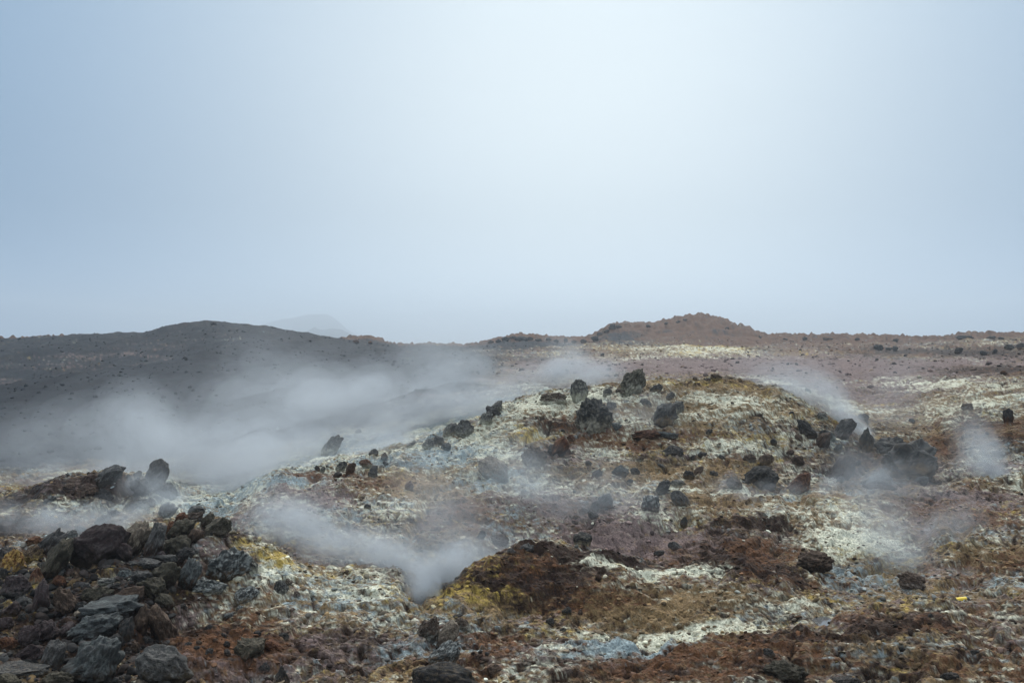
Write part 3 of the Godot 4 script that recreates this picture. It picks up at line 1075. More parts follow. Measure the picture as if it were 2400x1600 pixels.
func rocks_pile() -> Array:
	var g := "rocks of the dark pile on the left"
	var s := "small dark stone wedged among the bigger rocks of the left pile"
	return [
		[121, 1268, 66, 64, "g", "angular", 35, "angular grey boulder at the back of the pile, above a leaning slab", g],
		[130, 1305, 76, 84, "o", "slab", 50, "steep dark slab leaning against an angular grey boulder at the pile's back left", g],
		[30, 1318, 58, 64, "y", "angular", 15, "ochre and rust stained rock, the most yellow one of the pile", g],
		[77, 1267, 38, 22, "r", "angular", 10, "reddish brown stone perched above the ochre rock at the pile's left end", g],
		[76, 1296, 46, 40, "b", "angular", 0, "brown rock between the ochre rock and the leaning slab", g],
		[14, 1298, 44, 36, "k", "angular", 0, "black rock at the photo's left edge, behind the ochre rock", g],
		[235, 1268, 130, 86, "m", "round", 15, "large purple-brown boulder veiled by steam at the pile's back", g],
		[271, 1233, 42, 38, "t", "round", 0, "pale tan rock on top of the large purple-brown boulder", g],
		[323, 1255, 58, 70, "t", "angular", 60, "pale pointed rock in steam, right of the large purple-brown boulder", g],
		[189, 1240, 28, 20, "g", "angular", 0, "blocky grey rock on the left shoulder of the large purple-brown boulder", g],
		[164, 1252, 34, 22, "g", "round", 0, "small rounded grey rock behind the left end of the large purple-brown boulder", g],
		[172, 1268, 22, 20, "m", "round", 0, "small purple stone against the left side of the large purple-brown boulder", g],
		[287, 1286, 42, 46, "m", "angular", -40, "purple rock propped under the right end of the large purple-brown boulder", g],
		[134, 1338, 34, 28, "g", "flat", 35, "flat grey rock tilted below the leaning slab", g],
		[139, 1358, 32, 22, "r", "round", 0, "rust-brown rock just below the tilted flat grey one", g],
		[83, 1348, 38, 38, "r", "pointed", 0, "dark red-brown pointed rock, lower right of the ochre rock", g],
		[246, 1220, 50, 30, "g", "angular", 0, "faint grey rock in the steam behind the pale tan one", g],
		[460, 1195, 38, 22, "g", "flat", -10, "dark grey cap rock, topmost of the whole pile", g],
		[423, 1213, 34, 26, "r", "angular", 35, "dark red rock on the left just below the topmost cap rock", g],
		[452, 1212, 44, 26, "b", "angular", 25, "brown rock directly under the topmost cap rock", g],
		[486, 1216, 32, 34, "o", "round", 60, "rounded olive-brown rock just right of the topmost cap rock", g],
		[511, 1232, 60, 46, "o", "angular", 35, "angular brown rock jutting to the right at the pile's upper right end", g],
		[495, 1248, 28, 20, "k", "round", 0, "small dark rock tucked under the one that juts to the right", g],
		[425, 1238, 66, 48, "o", "angular", 25, "large olive-grey boulder with a dark hollow below the pile's top", g],
		[398, 1234, 22, 28, "r", "angular", 20, "small rust-brown stone left of the large olive-grey boulder near the top", g],
		[363, 1261, 52, 72, "g", "slab", 55, "tall slanting slab with a pointed tip at the left of the pile's top", g],
		[457, 1254, 34, 32, "b", "round", 30, "brownish rock right of the large olive-grey boulder near the top", g],
		[412, 1280, 68, 50, "o", "angular", 0, "broad olive-grey boulder, second large one down from the pile's top", g],
		[432, 1296, 46, 28, "k", "angular", 20, "dark rock under the right side of the broad olive-grey boulder", g],
		[376, 1300, 24, 24, "m", "round", 0, "small purplish stone at the left foot of the broad olive-grey boulder", g],
		[400, 1310, 34, 22, "g", "flat", 0, "pale trapezoid stone sitting on the large wedge-shaped boulder", g],
		[388, 1344, 66, 60, "o", "pointed", 180, "large wedge-shaped grey-brown boulder narrowing downwards in the middle of the pile", g],
		[444, 1340, 54, 72, "l", "angular", 65, "tall bluish grey rock with rusty edges, right of the wedge-shaped boulder", g],
		[352, 1322, 50, 30, "g", "slab", -10, "dark humped rock, left of the pale trapezoid stone", g],
		[332, 1352, 52, 34, "g", "flat", 0, "flat-topped grey rock left of the wedge-shaped boulder", g],
		[355, 1378, 70, 56, "o", "angular", -30, "brown boulder with a ridge, below the flat-topped grey rock", g],
		[300, 1393, 70, 40, "b", "round", 0, "brown boulder with rust-coloured stains, left of the small rounded rock", g],
		[386, 1406, 46, 36, "o", "round", 0, "small rounded olive rock resting on the big dark brown boulder", g],
		[382, 1449, 70, 76, "b", "angular", -50, "big dark brown boulder at the lower right of the pile, beside white crust", g],
		[536, 1321, 104, 74, "w", "angular", 25, "large grey boulder mottled with white mineral, on the ridge right of the pile", g],
		[491, 1374, 82, 42, "w", "angular", 0, "long mottled grey boulder just below the large white-mottled one", g],
		[577, 1392, 58, 38, "w", "round", 15, "black rock with a white rim on the slope right of the pile", g],
		[590, 1322, 36, 42, "k", "angular", -30, "dark rock against the right end of the large white-mottled boulder", g],
		[228, 1390, 72, 36, "o", "angular", 10, "low olive-grey boulder in the middle of the pile, right of a dark brown cube-like rock", g],
		[157, 1404, 62, 54, "b", "angular", -30, "dark brown cube-like boulder in the pile's left half", g],
		[38, 1370, 68, 50, "m", "angular", 0, "dark broad boulder below the ochre rock at the left edge", g],
		[95, 1392, 40, 72, "m", "slab", 75, "upright purple-grey slab left of the dark brown cube-like boulder", g],
		[262, 1424, 142, 46, "l", "flat", 6, "long layered blue-grey slab lying across the pile", g],
		[222, 1470, 122, 62, "l", "rough", 25, "lichen-grey ragged boulder under the long layered slab", g],
		[215, 1548, 142, 112, "l", "angular", 30, "largest boulder of the pile, grey-green, at the lower left", g],
		[385, 1553, 126, 86, "g", "round", -12, "large smooth grey boulder at the foot of the pile, right of the grey-green one", g],
		[343, 1594, 78, 34, "t", "pointed", 0, "tan rock tip at the bottom edge below the large smooth grey boulder", g],
		[123, 1530, 56, 66, "g", "round", 60, "rounded grey rock leaning on the left of the largest grey-green boulder", g],
		[68, 1530, 84, 50, "m", "angular", 25, "purple boulder near the bottom left corner", g],
		[66, 1488, 50, 50, "m", "angular", 60, "maroon rock left of a dark gap in the pile", g],
		[113, 1478, 52, 50, "m", "angular", 0, "maroon rock right of a dark gap in the pile", g],
		[123, 1437, 64, 28, "m", "slab", 12, "flat purple-grey rock lying above the maroon ones", g],
		[22, 1506, 46, 34, "r", "round", 0, "rounded reddish rock at the left edge near the bottom", g],
		[25, 1426, 44, 34, "m", "angular", 20, "purple rock at the left edge, halfway up the pile", g],
		[53, 1411, 50, 32, "g", "angular", 0, "grey rock right above the purple one at the left edge", g],
		[154, 1476, 38, 36, "m", "round", 40, "purple rock between the maroon ones and the lichen-grey ragged boulder", g],
		[293, 1475, 40, 62, "k", "angular", 70, "black steep rock under the right end of the layered slab", g],
		[332, 1452, 42, 66, "b", "angular", 65, "brown steep rock left of the big dark brown boulder", g],
		[55, 1572, 112, 40, "g", "slab", -10, "flat grey slab with a pointed left end in the bottom left corner", g],
		[20, 1594, 62, 34, "o", "round", 0, "olive boulder cut by the bottom left corner of the photo", g],
		[132, 1590, 72, 36, "o", "angular", 0, "low olive boulder at the bottom edge, left of the largest grey-green one", g],
		[222, 1477, 22, 20, "l", "round", 0, "pale grey-green round stone sitting on the lichen-grey ragged boulder", g],
		[250, 1361, 40, 14, "g", "flat", 0, "thin flat grey stone on the white crust inside the pile", g],
		[201, 1452, 36, 22, "m", "round", 0, s, g], [403, 1383, 20, 18, "k", "round", 0, s, g], [70, 1555, 40, 24, "k", "angular", 0, s, g],
		[180, 1352, 24, 14, "b", "round", 0, s, g], [200, 1372, 22, 14, "g", "angular", 0, s, g], [110, 1352, 26, 18, "k", "angular", 0, s, g],
		[60, 1448, 36, 28, "k", "angular", 0, s, g], [96, 1455, 30, 22, "g", "angular", 0, s, g], [185, 1436, 26, 18, "t", "round", 0, s, g],
		[12, 1460, 36, 30, "m", "angular", 0, s, g], [30, 1552, 40, 24, "b", "angular", 0, s, g], [270, 1505, 40, 40, "k", "angular", 0, s, g],
		[310, 1515, 30, 26, "b", "angular", 0, s, g], [330, 1420, 26, 20, "b", "angular", 0, s, g], [292, 1345, 34, 22, "l", "angular", 0, s, g],
		[312, 1322, 26, 16, "g", "angular", 0, s, g], [270, 1372, 28, 14, "k", "angular", 0, s, g], [190, 1420, 30, 22, "k", "angular", 0, s, g],
		[12, 1340, 30, 26, "k", "angular", 0, s, g], [98, 1325, 24, 18, "k", "angular", 0, s, g], [345, 1500, 28, 22, "k", "angular", 0, s, g],
		[427, 1422, 22, 16, "k", "round", 0, s, g], [460, 1292, 24, 18, "g", "angular", 0, s, g],
	]


func rocks_front() -> Array:
	var g := "loose stones in the foreground"
	var s := "small dark stone on the rusty slope between the pile and the flat-topped block"
	var b := "small dark stone on the brown ground at the bottom right"
	return [
		[584, 1526, 72, 60, "o", "flat", 0, "flat-topped dark block standing alone on the rusty foreground slope", g],
		[641, 1511, 48, 28, "r", "round", 0, "low reddish rock right behind the flat-topped dark block", g],
		[664, 1490, 26, 16, "k", "angular", 0, "small dark rock above the low reddish one", g],
		[659, 1579, 38, 40, "k", "pointed", 0, "black pointed rock at the bottom edge, right of the flat-topped block", g],
		[622, 1563, 34, 24, "k", "round", 0, "dark rounded rock below the flat-topped block", g],
		[657, 1376, 38, 34, "k", "round", 10, "black rock on the yellow-white slope, largest of a little row there", g],
		[678, 1365, 22, 22, "b", "round", 0, "brown stone at the upper right of the black rock on the yellow-white slope", g],
		[634, 1363, 18, 16, "k", "round", 0, "dark stone at the upper left of the black rock on the yellow-white slope", g],
		[696, 1392, 18, 20, "b", "round", 0, "brown stone, lowest of the little row on the yellow-white slope", g],
		[461, 1520, 22, 14, "k", "round", 0, s, g], [488, 1527, 22, 16, "k", "round", 0, s, g], [533, 1529, 16, 16, "k", "round", 0, s, g], [440, 1510, 18, 12, "k", "round", 0, s, g],
		[466, 1506, 14, 12, "b", "round", 0, s, g], [530, 1509, 18, 14, "k", "round", 0, s, g], [603, 1484, 18, 12, "k", "flat", 0, s, g], [524, 1487, 14, 12, "k", "round", 0, s, g],
		[488, 1470, 18, 14, "k", "round", 0, s, g], [505, 1500, 14, 10, "b", "round", 0, s, g],
		[425, 1421, 22, 16, "k", "angular", 20, "dark stone stuck in the white crust right of the big dark brown boulder", g],
		[536, 1442, 24, 14, "l", "flat", 10, "flat blue-grey stone on the rusty slope below the black rock with the white rim", g],
		[561, 1425, 16, 14, "w", "angular", 0, "little white-spotted stone just under the black rock with the white rim", g],
		[1041, 1529, 72, 56, "w", "round", 0, "grey boulder with a white patch, behind the large domed one at the bottom", g],
		[1043, 1592, 152, 84, "k", "round", 0, "large dark domed boulder cut by the bottom edge, centre of the photo", g],
		[1003, 1472, 54, 58, "b", "angular", 45, "grey-brown rock sloping to the left at the foot of the front ridge", g],
		[1050, 1480, 52, 54, "t", "round", 0, "pale pinkish rock right of the sloping grey-brown one", g],
		[1085, 1462, 38, 32, "b", "round", 0, "rounded brown rock at the upper right of the pale pinkish one", g],
		[1070, 1446, 30, 16, "k", "round", 0, "dark flat rock behind the rounded brown one at the front ridge's foot", g],
		[1328, 1431, 24, 20, "k", "round", 20, "upper one of the two black oval stones on the front ridge", g],
		[1289, 1457, 22, 20, "k", "round", 0, "lower one of the two black oval stones on the front ridge", g],
		[1360, 1435, 12, 16, "b", "round", 0, "tiny brown stone right of the upper black oval stone", g],
		[1160, 1571, 38, 28, "b", "angular", 0, "grey-brown rock at the bottom, right of the large domed boulder", g],
		[1125, 1527, 12, 10, "k", "round", 0, "tiny dark stone on red soil, left one of a pair near the white-patched boulder", g],
		[1142, 1532, 12, 10, "k", "round", 0, "tiny dark stone on red soil, right one of a pair near the white-patched boulder", g],
		[1320, 1475, 16, 9, "k", "round", 0, "dark pebble at the front ridge's foot, left one beside the blue-grey clay", g],
		[1354, 1482, 12, 7, "k", "round", 0, "dark pebble at the front ridge's foot, right one beside the blue-grey clay", g],
		[1838, 1572, 108, 50, "o", "mound", 0, "dark olive clod at the bottom right, the broadest there", g],
		[1978, 1596, 72, 24, "k", "round", 0, "dark boulder top cut by the bottom edge, right of the dark olive clod", g],
		[2226, 1584, 42, 20, "k", "angular", 0, "dark rock at the bottom edge near the right corner", g],
		[2284, 1530, 26, 16, "k", "angular", 20, "dark stone on the brown rise near the right edge, above the bottom corner", g],
		[2183, 1442, 15, 14, "k", "angular", 0, "black stone on the brow of the brown bank, below the yellow tube", g],
		[1802, 1528, 30, 18, "k", "round", 0, "dark rock above the dark olive clod", g],
		[2081, 1580, 18, 10, "k", "round", 0, b, g], [2051, 1569, 12, 9, "k", "round", 0, b, g], [1932, 1562, 12, 9, "k", "round", 0, b, g], [2110, 1520, 14, 8, "k", "flat", 0, b, g],
	]


func rocks_mound() -> Array:
	var g := "rocks on the main mound"
	var s := "small dark stone on the streaked face of the main mound"
	var t := "small rounded stone on the rusty left crest of the main mound"
	return [
		[1394, 968, 88, 76, "k", "rough", 0, "big black clinker boulder with a jagged top near the main mound's summit", g],
		[1390, 992, 54, 34, "k", "round", 0, "smooth dark rock in front of the big black clinker boulder", g],
		[1484, 891, 58, 56, "o", "angular", 40, "peaked grey-brown rock on the summit of the main mound", g],
		[1358, 911, 42, 46, "g", "round", 0, "round grey rock veiled by steam, left of the summit's peaked one", g],
		[1297, 932, 64, 28, "b", "angular", 0, "low brown boulder on the main mound's crest, left of the steam-veiled round rock", g],
		[1462, 918, 40, 20, "b", "flat", 0, "dark flat rock at the left foot of the summit's peaked rock", g],
		[1424, 918, 22, 18, "g", "round", 0, "small grey stone between the steam-veiled round rock and the summit's peaked one", g],
		[1538, 908, 32, 20, "k", "angular", 20, "dark wedge of rock on white crust, right of the summit's peaked rock", g],
		[1557, 968, 64, 52, "g", "angular", 35, "dusky boulder leaning on the main mound's upper right slope", g],
		[1589, 954, 30, 30, "g", "round", 0, "rounded rock against the right side of the dusky leaning boulder", g],
		[1514, 943, 28, 20, "g", "round", 0, "small grey rock at the upper left of the dusky leaning boulder", g],
		[1571, 927, 22, 20, "g", "round", 0, "small grey stone above the dusky leaning boulder", g],
		[1576, 1058, 52, 30, "k", "round", 15, "dark oval rock on rusty ground in the middle of the main mound", g],
		[1313, 1042, 40, 44, "r", "round", 40, "rusty brown rock below the yellow patch, left half of the main mound", g],
		[1295, 1055, 26, 28, "k", "angular", 0, "dark rock at the left foot of the rusty brown one", g],
		[1339, 1025, 20, 16, "r", "round", 0, "small brown stone at the upper right of the rusty brown rock", g],
		[1252, 1066, 60, 46, "b", "mound", 0, "dark brown lumpy outcrop, left of the rusty brown rock", g],
		[1434, 951, 24, 22, "g", "round", 0, "hazy small rock just right of the big black clinker boulder", g],
		[1442, 1000, 32, 20, "l", "round", 0, "bluish hazy rock at the right foot of the big black clinker boulder", g],
		[1515, 1018, 68, 24, "r", "mound", 0, "dark red clod on the main mound's middle, beside a flat blue-grey rock", g],
		[1566, 1020, 50, 18, "l", "flat", -5, "flat blue-grey rock right of the dark red clod", g],
		[1662, 1012, 17, 14, "k", "round", 0, "lone dark stone on the pale slope at the main mound's upper right", g],
		[1679, 883, 27, 17, "b", "rough", 0, "rough brown rock sitting on the main mound's crest, right of the summit", g],
		[1629, 887, 10, 9, "b", "round", 0, "tiny brown stone on the crest, left of the rough brown rock", g],
		[1399, 1109, 27, 23, "k", "round", 20, "dark rock left of a low bluish one, centre of the main mound's face", g],
		[1454, 1101, 40, 26, "l", "angular", 0, "low bluish rock in the centre of the main mound's face", g],
		[1554, 1139, 36, 32, "k", "round", 0, "dark round rock, upper one of two on the main mound's lower face", g],
		[1595, 1166, 46, 38, "g", "round", -35, "dark oval rock, lower one of two on the main mound's lower face", g],
		[1419, 1170, 36, 30, "l", "round", 0, "dark rock with a pale spot, low on the main mound's face", g],
		[1394, 1186, 24, 28, "g", "round", 40, "grey rock at the lower left of the dark rock with a pale spot", g],
		[1391, 1206, 28, 24, "g", "round", 0, "lowest grey rock of the trio under the dark rock with a pale spot", g],
		[1525, 1179, 44, 40, "w", "rough", 0, "white-crusted dark rock low on the main mound's face", g],
		[1603, 1222, 18, 26, "k", "angular", 60, "narrow dark stone at the mound's foot, right of the white-crusted rock", g],
		[1366, 1262, 44, 32, "k", "round", 0, "dark dome of rock peeping over the front ridge's crest", g],
		[1235, 1283, 34, 24, "g", "angular", 20, "hazy dark rock behind the left flank of the front ridge", g],
		[1199, 1291, 20, 15, "g", "round", 0, "hazy small stone behind the front ridge's left flank", g],
		[1543, 1297, 28, 16, "k", "round", 0, "low dark rock in the dip behind the front ridge", g],
		[1583, 1278, 34, 20, "g", "round", -20, "grey rock above the low dark one in the dip behind the front ridge", g],
		[1168, 1264, 50, 28, "b", "mound", 0, "dark brown clod at the main mound's foot, above the vent's steam", g],
		[1128, 1252, 22, 20, "k", "round", 0, "small dark rock left of the dark brown clod above the vent's steam", g],
		[1157, 1093, 70, 50, "t", "round", 0, "hazy tan boulder half buried in white crust on the mound's left face", g],
		[1163, 951, 32, 26, "g", "angular", 20, "grey rock on the mound's left crest line, uppermost of a dark cluster", g],
		[1158, 965, 38, 30, "g", "angular", -30, "grey rock just under the uppermost one of the dark cluster on the crest line", g],
		[1139, 978, 32, 30, "g", "angular", 20, "grey rock at the lower left end of the crest line's dark cluster", g],
		[1056, 1005, 36, 30, "g", "round", 30, "left one of two big grey rocks at the mound's left edge in steam", g],
		[1088, 1002, 46, 38, "g", "angular", 0, "right one of two big grey rocks at the mound's left edge in steam", g],
		[1003, 1038, 28, 24, "g", "angular", 35, "hazy rock lower left of the two big grey ones in steam", g],
		[1027, 1029, 28, 18, "g", "round", 0, "hazy rock between the lower left one and the two big grey ones", g],
		[1046, 1045, 26, 18, "g", "angular", 0, "dark hazy rock right below the two big grey ones in steam", g],
		[965, 1041, 26, 16, "g", "round", 0, "pale hazy rock in the steam at the mound's left edge", g],
		[799, 1091, 28, 22, "k", "round", 30, "left one of the touching pair of dark stones on the rusty crest", g],
		[822, 1096, 24, 26, "b", "round", 40, "right one of the touching pair of dark stones on the rusty crest", g],
		[857, 1084, 30, 18, "r", "round", 0, "rust-brown oval rock on the crest, right of the touching pair", g],
		[874, 1103, 24, 26, "k", "angular", 30, "black angular stone on the slope right of the touching pair", g],
		[791, 1111, 20, 13, "k", "round", 0, t, g], [744, 1097, 13, 13, "k", "round", 0, t, g], [755, 1100, 15, 15, "k", "round", 0, t, g], [767, 1093, 8, 8, "k", "round", 0, t, g],
		[900, 1068, 17, 20, "b", "pointed", 0, t, g], [875, 1060, 24, 18, "g", "pointed", 0, t, g], [904, 1085, 15, 11, "k", "round", 0, t, g], [892, 1095, 15, 11, "k", "round", 0, t, g],
		[959, 1135, 20, 20, "r", "round", 20, "dark red stone on the yellow and orange patch of the mound's left face", g],
		[778, 1039, 52, 42, "g", "angular", 35, "faint boulder in the valley steam, left of the mound", g],
		[839, 1010, 15, 11, "g", "round", 0, "faint stone in the valley steam, above and right of the faint boulder", g],
		[783, 1017, 15, 9, "g", "round", 0, "faint stone just above the faint boulder in the valley steam", g],
		[1153, 1172, 24, 16, "k", "round", 0, s, g], [861, 1186, 17, 13, "k", "round", 0, s, g], [1348, 1216, 32, 20, "b", "round", 0, s, g], [1476, 1128, 17, 13, "k", "round", 0, s, g],
		[1550, 1092, 19, 13, "g", "round", 0, s, g], [1589, 1132, 32, 16, "g", "flat", 0, s, g], [1489, 1103, 23, 15, "k", "round", 0, s, g], [1646, 1065, 19, 13, "k", "round", 0, s, g],
		[1625, 1072, 17, 13, "k", "round", 0, s, g], [1694, 1072, 19, 13, "k", "round", 0, s, g], [1638, 1100, 23, 17, "b", "round", 0, s, g], [1615, 1111, 27, 19, "k", "angular", 0, s, g],
		[1672, 1111, 23, 17, "k", "round", 0, s, g], [1606, 1092, 12, 9, "k", "round", 0, s, g], [1320, 1010, 10, 9, "k", "round", 0, s, g], [1760, 1000, 10, 8, "k", "round", 0, s, g],
		[1310, 1095, 18, 12, "b", "round", 0, s, g], [1380, 1085, 16, 12, "k", "round", 0, s, g], [1500, 1075, 18, 12, "b", "round", 0, s, g],
	]


func rocks_right() -> Array:
	var g := "rocks in the hollow on the right"
	var s := "small dark stone on the slope of the right-hand hollow"
	return [
		[1786, 1117, 78, 52, "k", "round", 8, "broad dark boulder on the ledge, largest of the row of three there", g],
		[1872, 1130, 54, 50, "r", "round", 0, "round reddish-grey boulder on the ledge, right one of the row of three", g],
		[1722, 1131, 36, 30, "b", "round", 0, "brown rounded rock on the ledge, left one of the row of three", g],
		[1975, 1090, 60, 54, "b", "round", 45, "dusky brown boulder below the two steam-vent rocks", g],
		[1965, 1050, 20, 22, "l", "round", 0, "pale bluish stone right above the dusky brown boulder", g],
		[1990, 1066, 24, 20, "b", "round", 0, "brown stone on the upper right of the dusky brown boulder", g],
		[1928, 1030, 38, 36, "b", "angular", 30, "blocky brown rock, lower left of the upright rocks by the steam vent", g],
		[1940, 1018, 36, 24, "k", "round", -20, "dark rock right behind the blocky brown one", g],
		[1892, 1003, 46, 42, "k", "angular", -40, "black tilted rock, left end of the group by the right steam vent", g],
		[1981, 1002, 52, 46, "g", "round", 0, "rounded grey rock with the vent's steam streaming across it", g],
		[2032, 1026, 34, 52, "k", "pointed", 0, "upright black rock right beside the steam vent", g],
		[2132, 1068, 122, 86, "g", "angular", 30, "largest boulder of the right-hand hollow, dark and tilted up to the right", g],
		[2090, 1042, 76, 40, "g", "angular", 15, "low dark boulder behind the largest one of the right-hand hollow", g],
		[2062, 1120, 82, 42, "g", "pointed", 0, "triangular bluish boulder in front of the largest one of the right-hand hollow", g],
		[2152, 1102, 70, 32, "g", "angular", 0, "shadowed boulder under the largest one's right side in the hollow", g],
		[2364, 970, 24, 28, "k", "angular", 0, "dark rock on the hillside at the photo's right edge", g],
		[1911, 1312, 84, 44, "b", "mound", 0, "dark brown outcrop at the foot of the pale scarp", g],
		[2137, 1357, 64, 36, "b", "mound", 0, "brown clod beside the low steam at the right", g],
		[1757, 1075, 30, 24, "b", "round", 0, "brown stone above the left end of the ledge's row of three", g],
		[1796, 1075, 34, 26, "b", "round", 0, "reddish-brown rock right above the broad dark boulder of the ledge", g],
		[1870, 1078, 32, 28, "b", "angular", 0, "brown rock above the round reddish-grey boulder of the ledge", g],
		[2160, 1124, 34, 20, "g", "round", 0, s, g], [2185, 1122, 15, 17, "b", "round", 0, s, g], [1814, 1035, 15, 15, "k", "round", 0, s, g], [1850, 1060, 23, 17, "b", "round", 0, s, g],
		[1873, 1025, 19, 19, "b", "round", 0, s, g], [2012, 1084, 15, 15, "k", "round", 0, s, g], [1929, 974, 25, 17, "g", "round", 0, s, g], [2024, 976, 27, 15, "g", "round", 0, s, g],
		[1854, 968, 15, 11, "k", "round", 0, s, g], [1895, 912, 15, 7, "k", "round", 0, s, g], [1970, 1122, 20, 12, "g", "round", 0, s, g], [2138, 985, 14, 10, "k", "round", 0, s, g],
		[2268, 952, 26, 16, "b", "round", 0, s, g], [2330, 1040, 22, 12, "k", "round", 0, s, g],
	]


func rocks_far() -> Array:
	var g := "rocks on the far plain and the red hill"
	var s := "dark rock on or near the far skyline, right half of the photo"
	var p := "tiny dark stone on the pink plain"
	return [
		[1435, 765, 16, 15, "k", "angular", 0, "square dark block standing on the red hill's left shoulder", g],
		[1406, 783, 15, 9, "k", "angular", 0, "dark rock half way up the red hill's left edge", g],
		[1394, 792, 19, 11, "k", "angular", 0, "dark rock at the red hill's left foot", g],
		[1222, 792, 32, 11, "k", "angular", 0, "broad dark crag on top of the low ridge left of the red hill", g],
		[1185, 793, 21, 9, "k", "angular", 0, "dark crag on the left slope of the low ridge beside the red hill", g],
		[1326, 796, 10, 9, "k", "angular", 0, "lone dark rock in the saddle left of the red hill", g],
		[1286, 794, 14, 7, "k", "angular", 0, "dark rock right of the broad crag on the low ridge", g],
		[1497, 763, 9, 6, "k", "round", 0, "tiny rock on the skyline of the red hill, between the square block and its top", g],
		[2060, 812, 23, 12, "k", "angular", 0, "dark rock on the pink plain, left and largest of three below the skyline", g],
		[2084, 817, 15, 6, "k", "flat", 0, "flat dark rock, middle one of three on the pink plain below the skyline", g],
		[2099, 815, 15, 10, "k", "angular", 0, "dark rock, right one of three on the pink plain below the skyline", g],
		[1887, 792, 12, 7, "k", "angular", 0, s, g], [1941, 793, 24, 7, "b", "angular", 0, s, g], [2010, 794, 12, 6, "k", "angular", 0, s, g], [2099, 797, 13, 7, "k", "angular", 0, s, g],
		[2262, 789, 42, 8, "k", "angular", 0, s, g], [2324, 790, 22, 7, "k", "angular", 0, s, g], [2348, 792, 14, 6, "k", "angular", 0, s, g], [1840, 794, 14, 5, "k", "angular", 0, s, g],
		[2248, 820, 19, 13, "k", "round", 0, "dark rock on the maroon slope at the right, left one of a loose row", g],
		[2306, 826, 16, 10, "k", "round", 0, "dark rock on the maroon slope at the right, lowest of a loose row", g],
		[2333, 822, 11, 10, "k", "round", 0, "small dark stone on the maroon slope at the right, inside a loose row", g],
		[2367, 812, 23, 12, "k", "angular", 0, "dark rock on the maroon slope near the right edge", g],
		[2394, 810, 20, 14, "k", "angular", 0, "dark rock cut by the right edge on the maroon slope", g],
		[1847, 852, 7, 5, "k", "round", 0, p, g], [1868, 852, 8, 5, "k", "round", 0, p, g], [1412, 830, 10, 6, "k", "round", 0, p, g], [1990, 845, 7, 4, "k", "round", 0, p, g], [2056, 842, 8, 4, "k", "round", 0, p, g],
		[1150, 800, 16, 7, "k", "angular", 0, s, g], [1168, 797, 14, 8, "k", "angular", 0, s, g], [1203, 791, 20, 9, "k", "angular", 0, s, g], [1242, 793, 18, 8, "k", "angular", 0, s, g], [1262, 796, 16, 6, "k", "angular", 0, s, g],
		[1303, 798, 14, 6, "k", "angular", 0, s, g], [1345, 800, 14, 6, "k", "angular", 0, s, g], [1368, 798, 16, 8, "k", "angular", 0, s, g], [1422, 775, 14, 8, "k", "angular", 0, s, g], [1450, 764, 16, 6, "k", "angular", 0, s, g],
		[1520, 763, 12, 5, "k", "angular", 0, s, g], [1562, 757, 10, 5, "k", "angular", 0, s, g], [1590, 753, 12, 5, "k", "angular", 0, s, g], [1606, 749, 10, 5, "k", "angular", 0, s, g], [1705, 768, 10, 5, "k", "angular", 0, s, g], [1780, 788, 12, 5, "k", "angular", 0, s, g],
		[868, 802, 10, 7, "r", "angular", 0, "reddish crag at the right end of the dark hill's ridge line", g],
		[832, 800, 20, 8, "r", "angular", 0, "low reddish crag peeping over the dark hill's right shoulder", g],
		[500, 757, 14, 6, "k", "angular", 0, "dark knob on the very top of the dark hill", g],
		[44, 793, 8, 6, "k", "angular", 0, "dark knob on the skyline at the left end of the dark hill", g],
	]


# ------------------------------------------------------------------ gravel

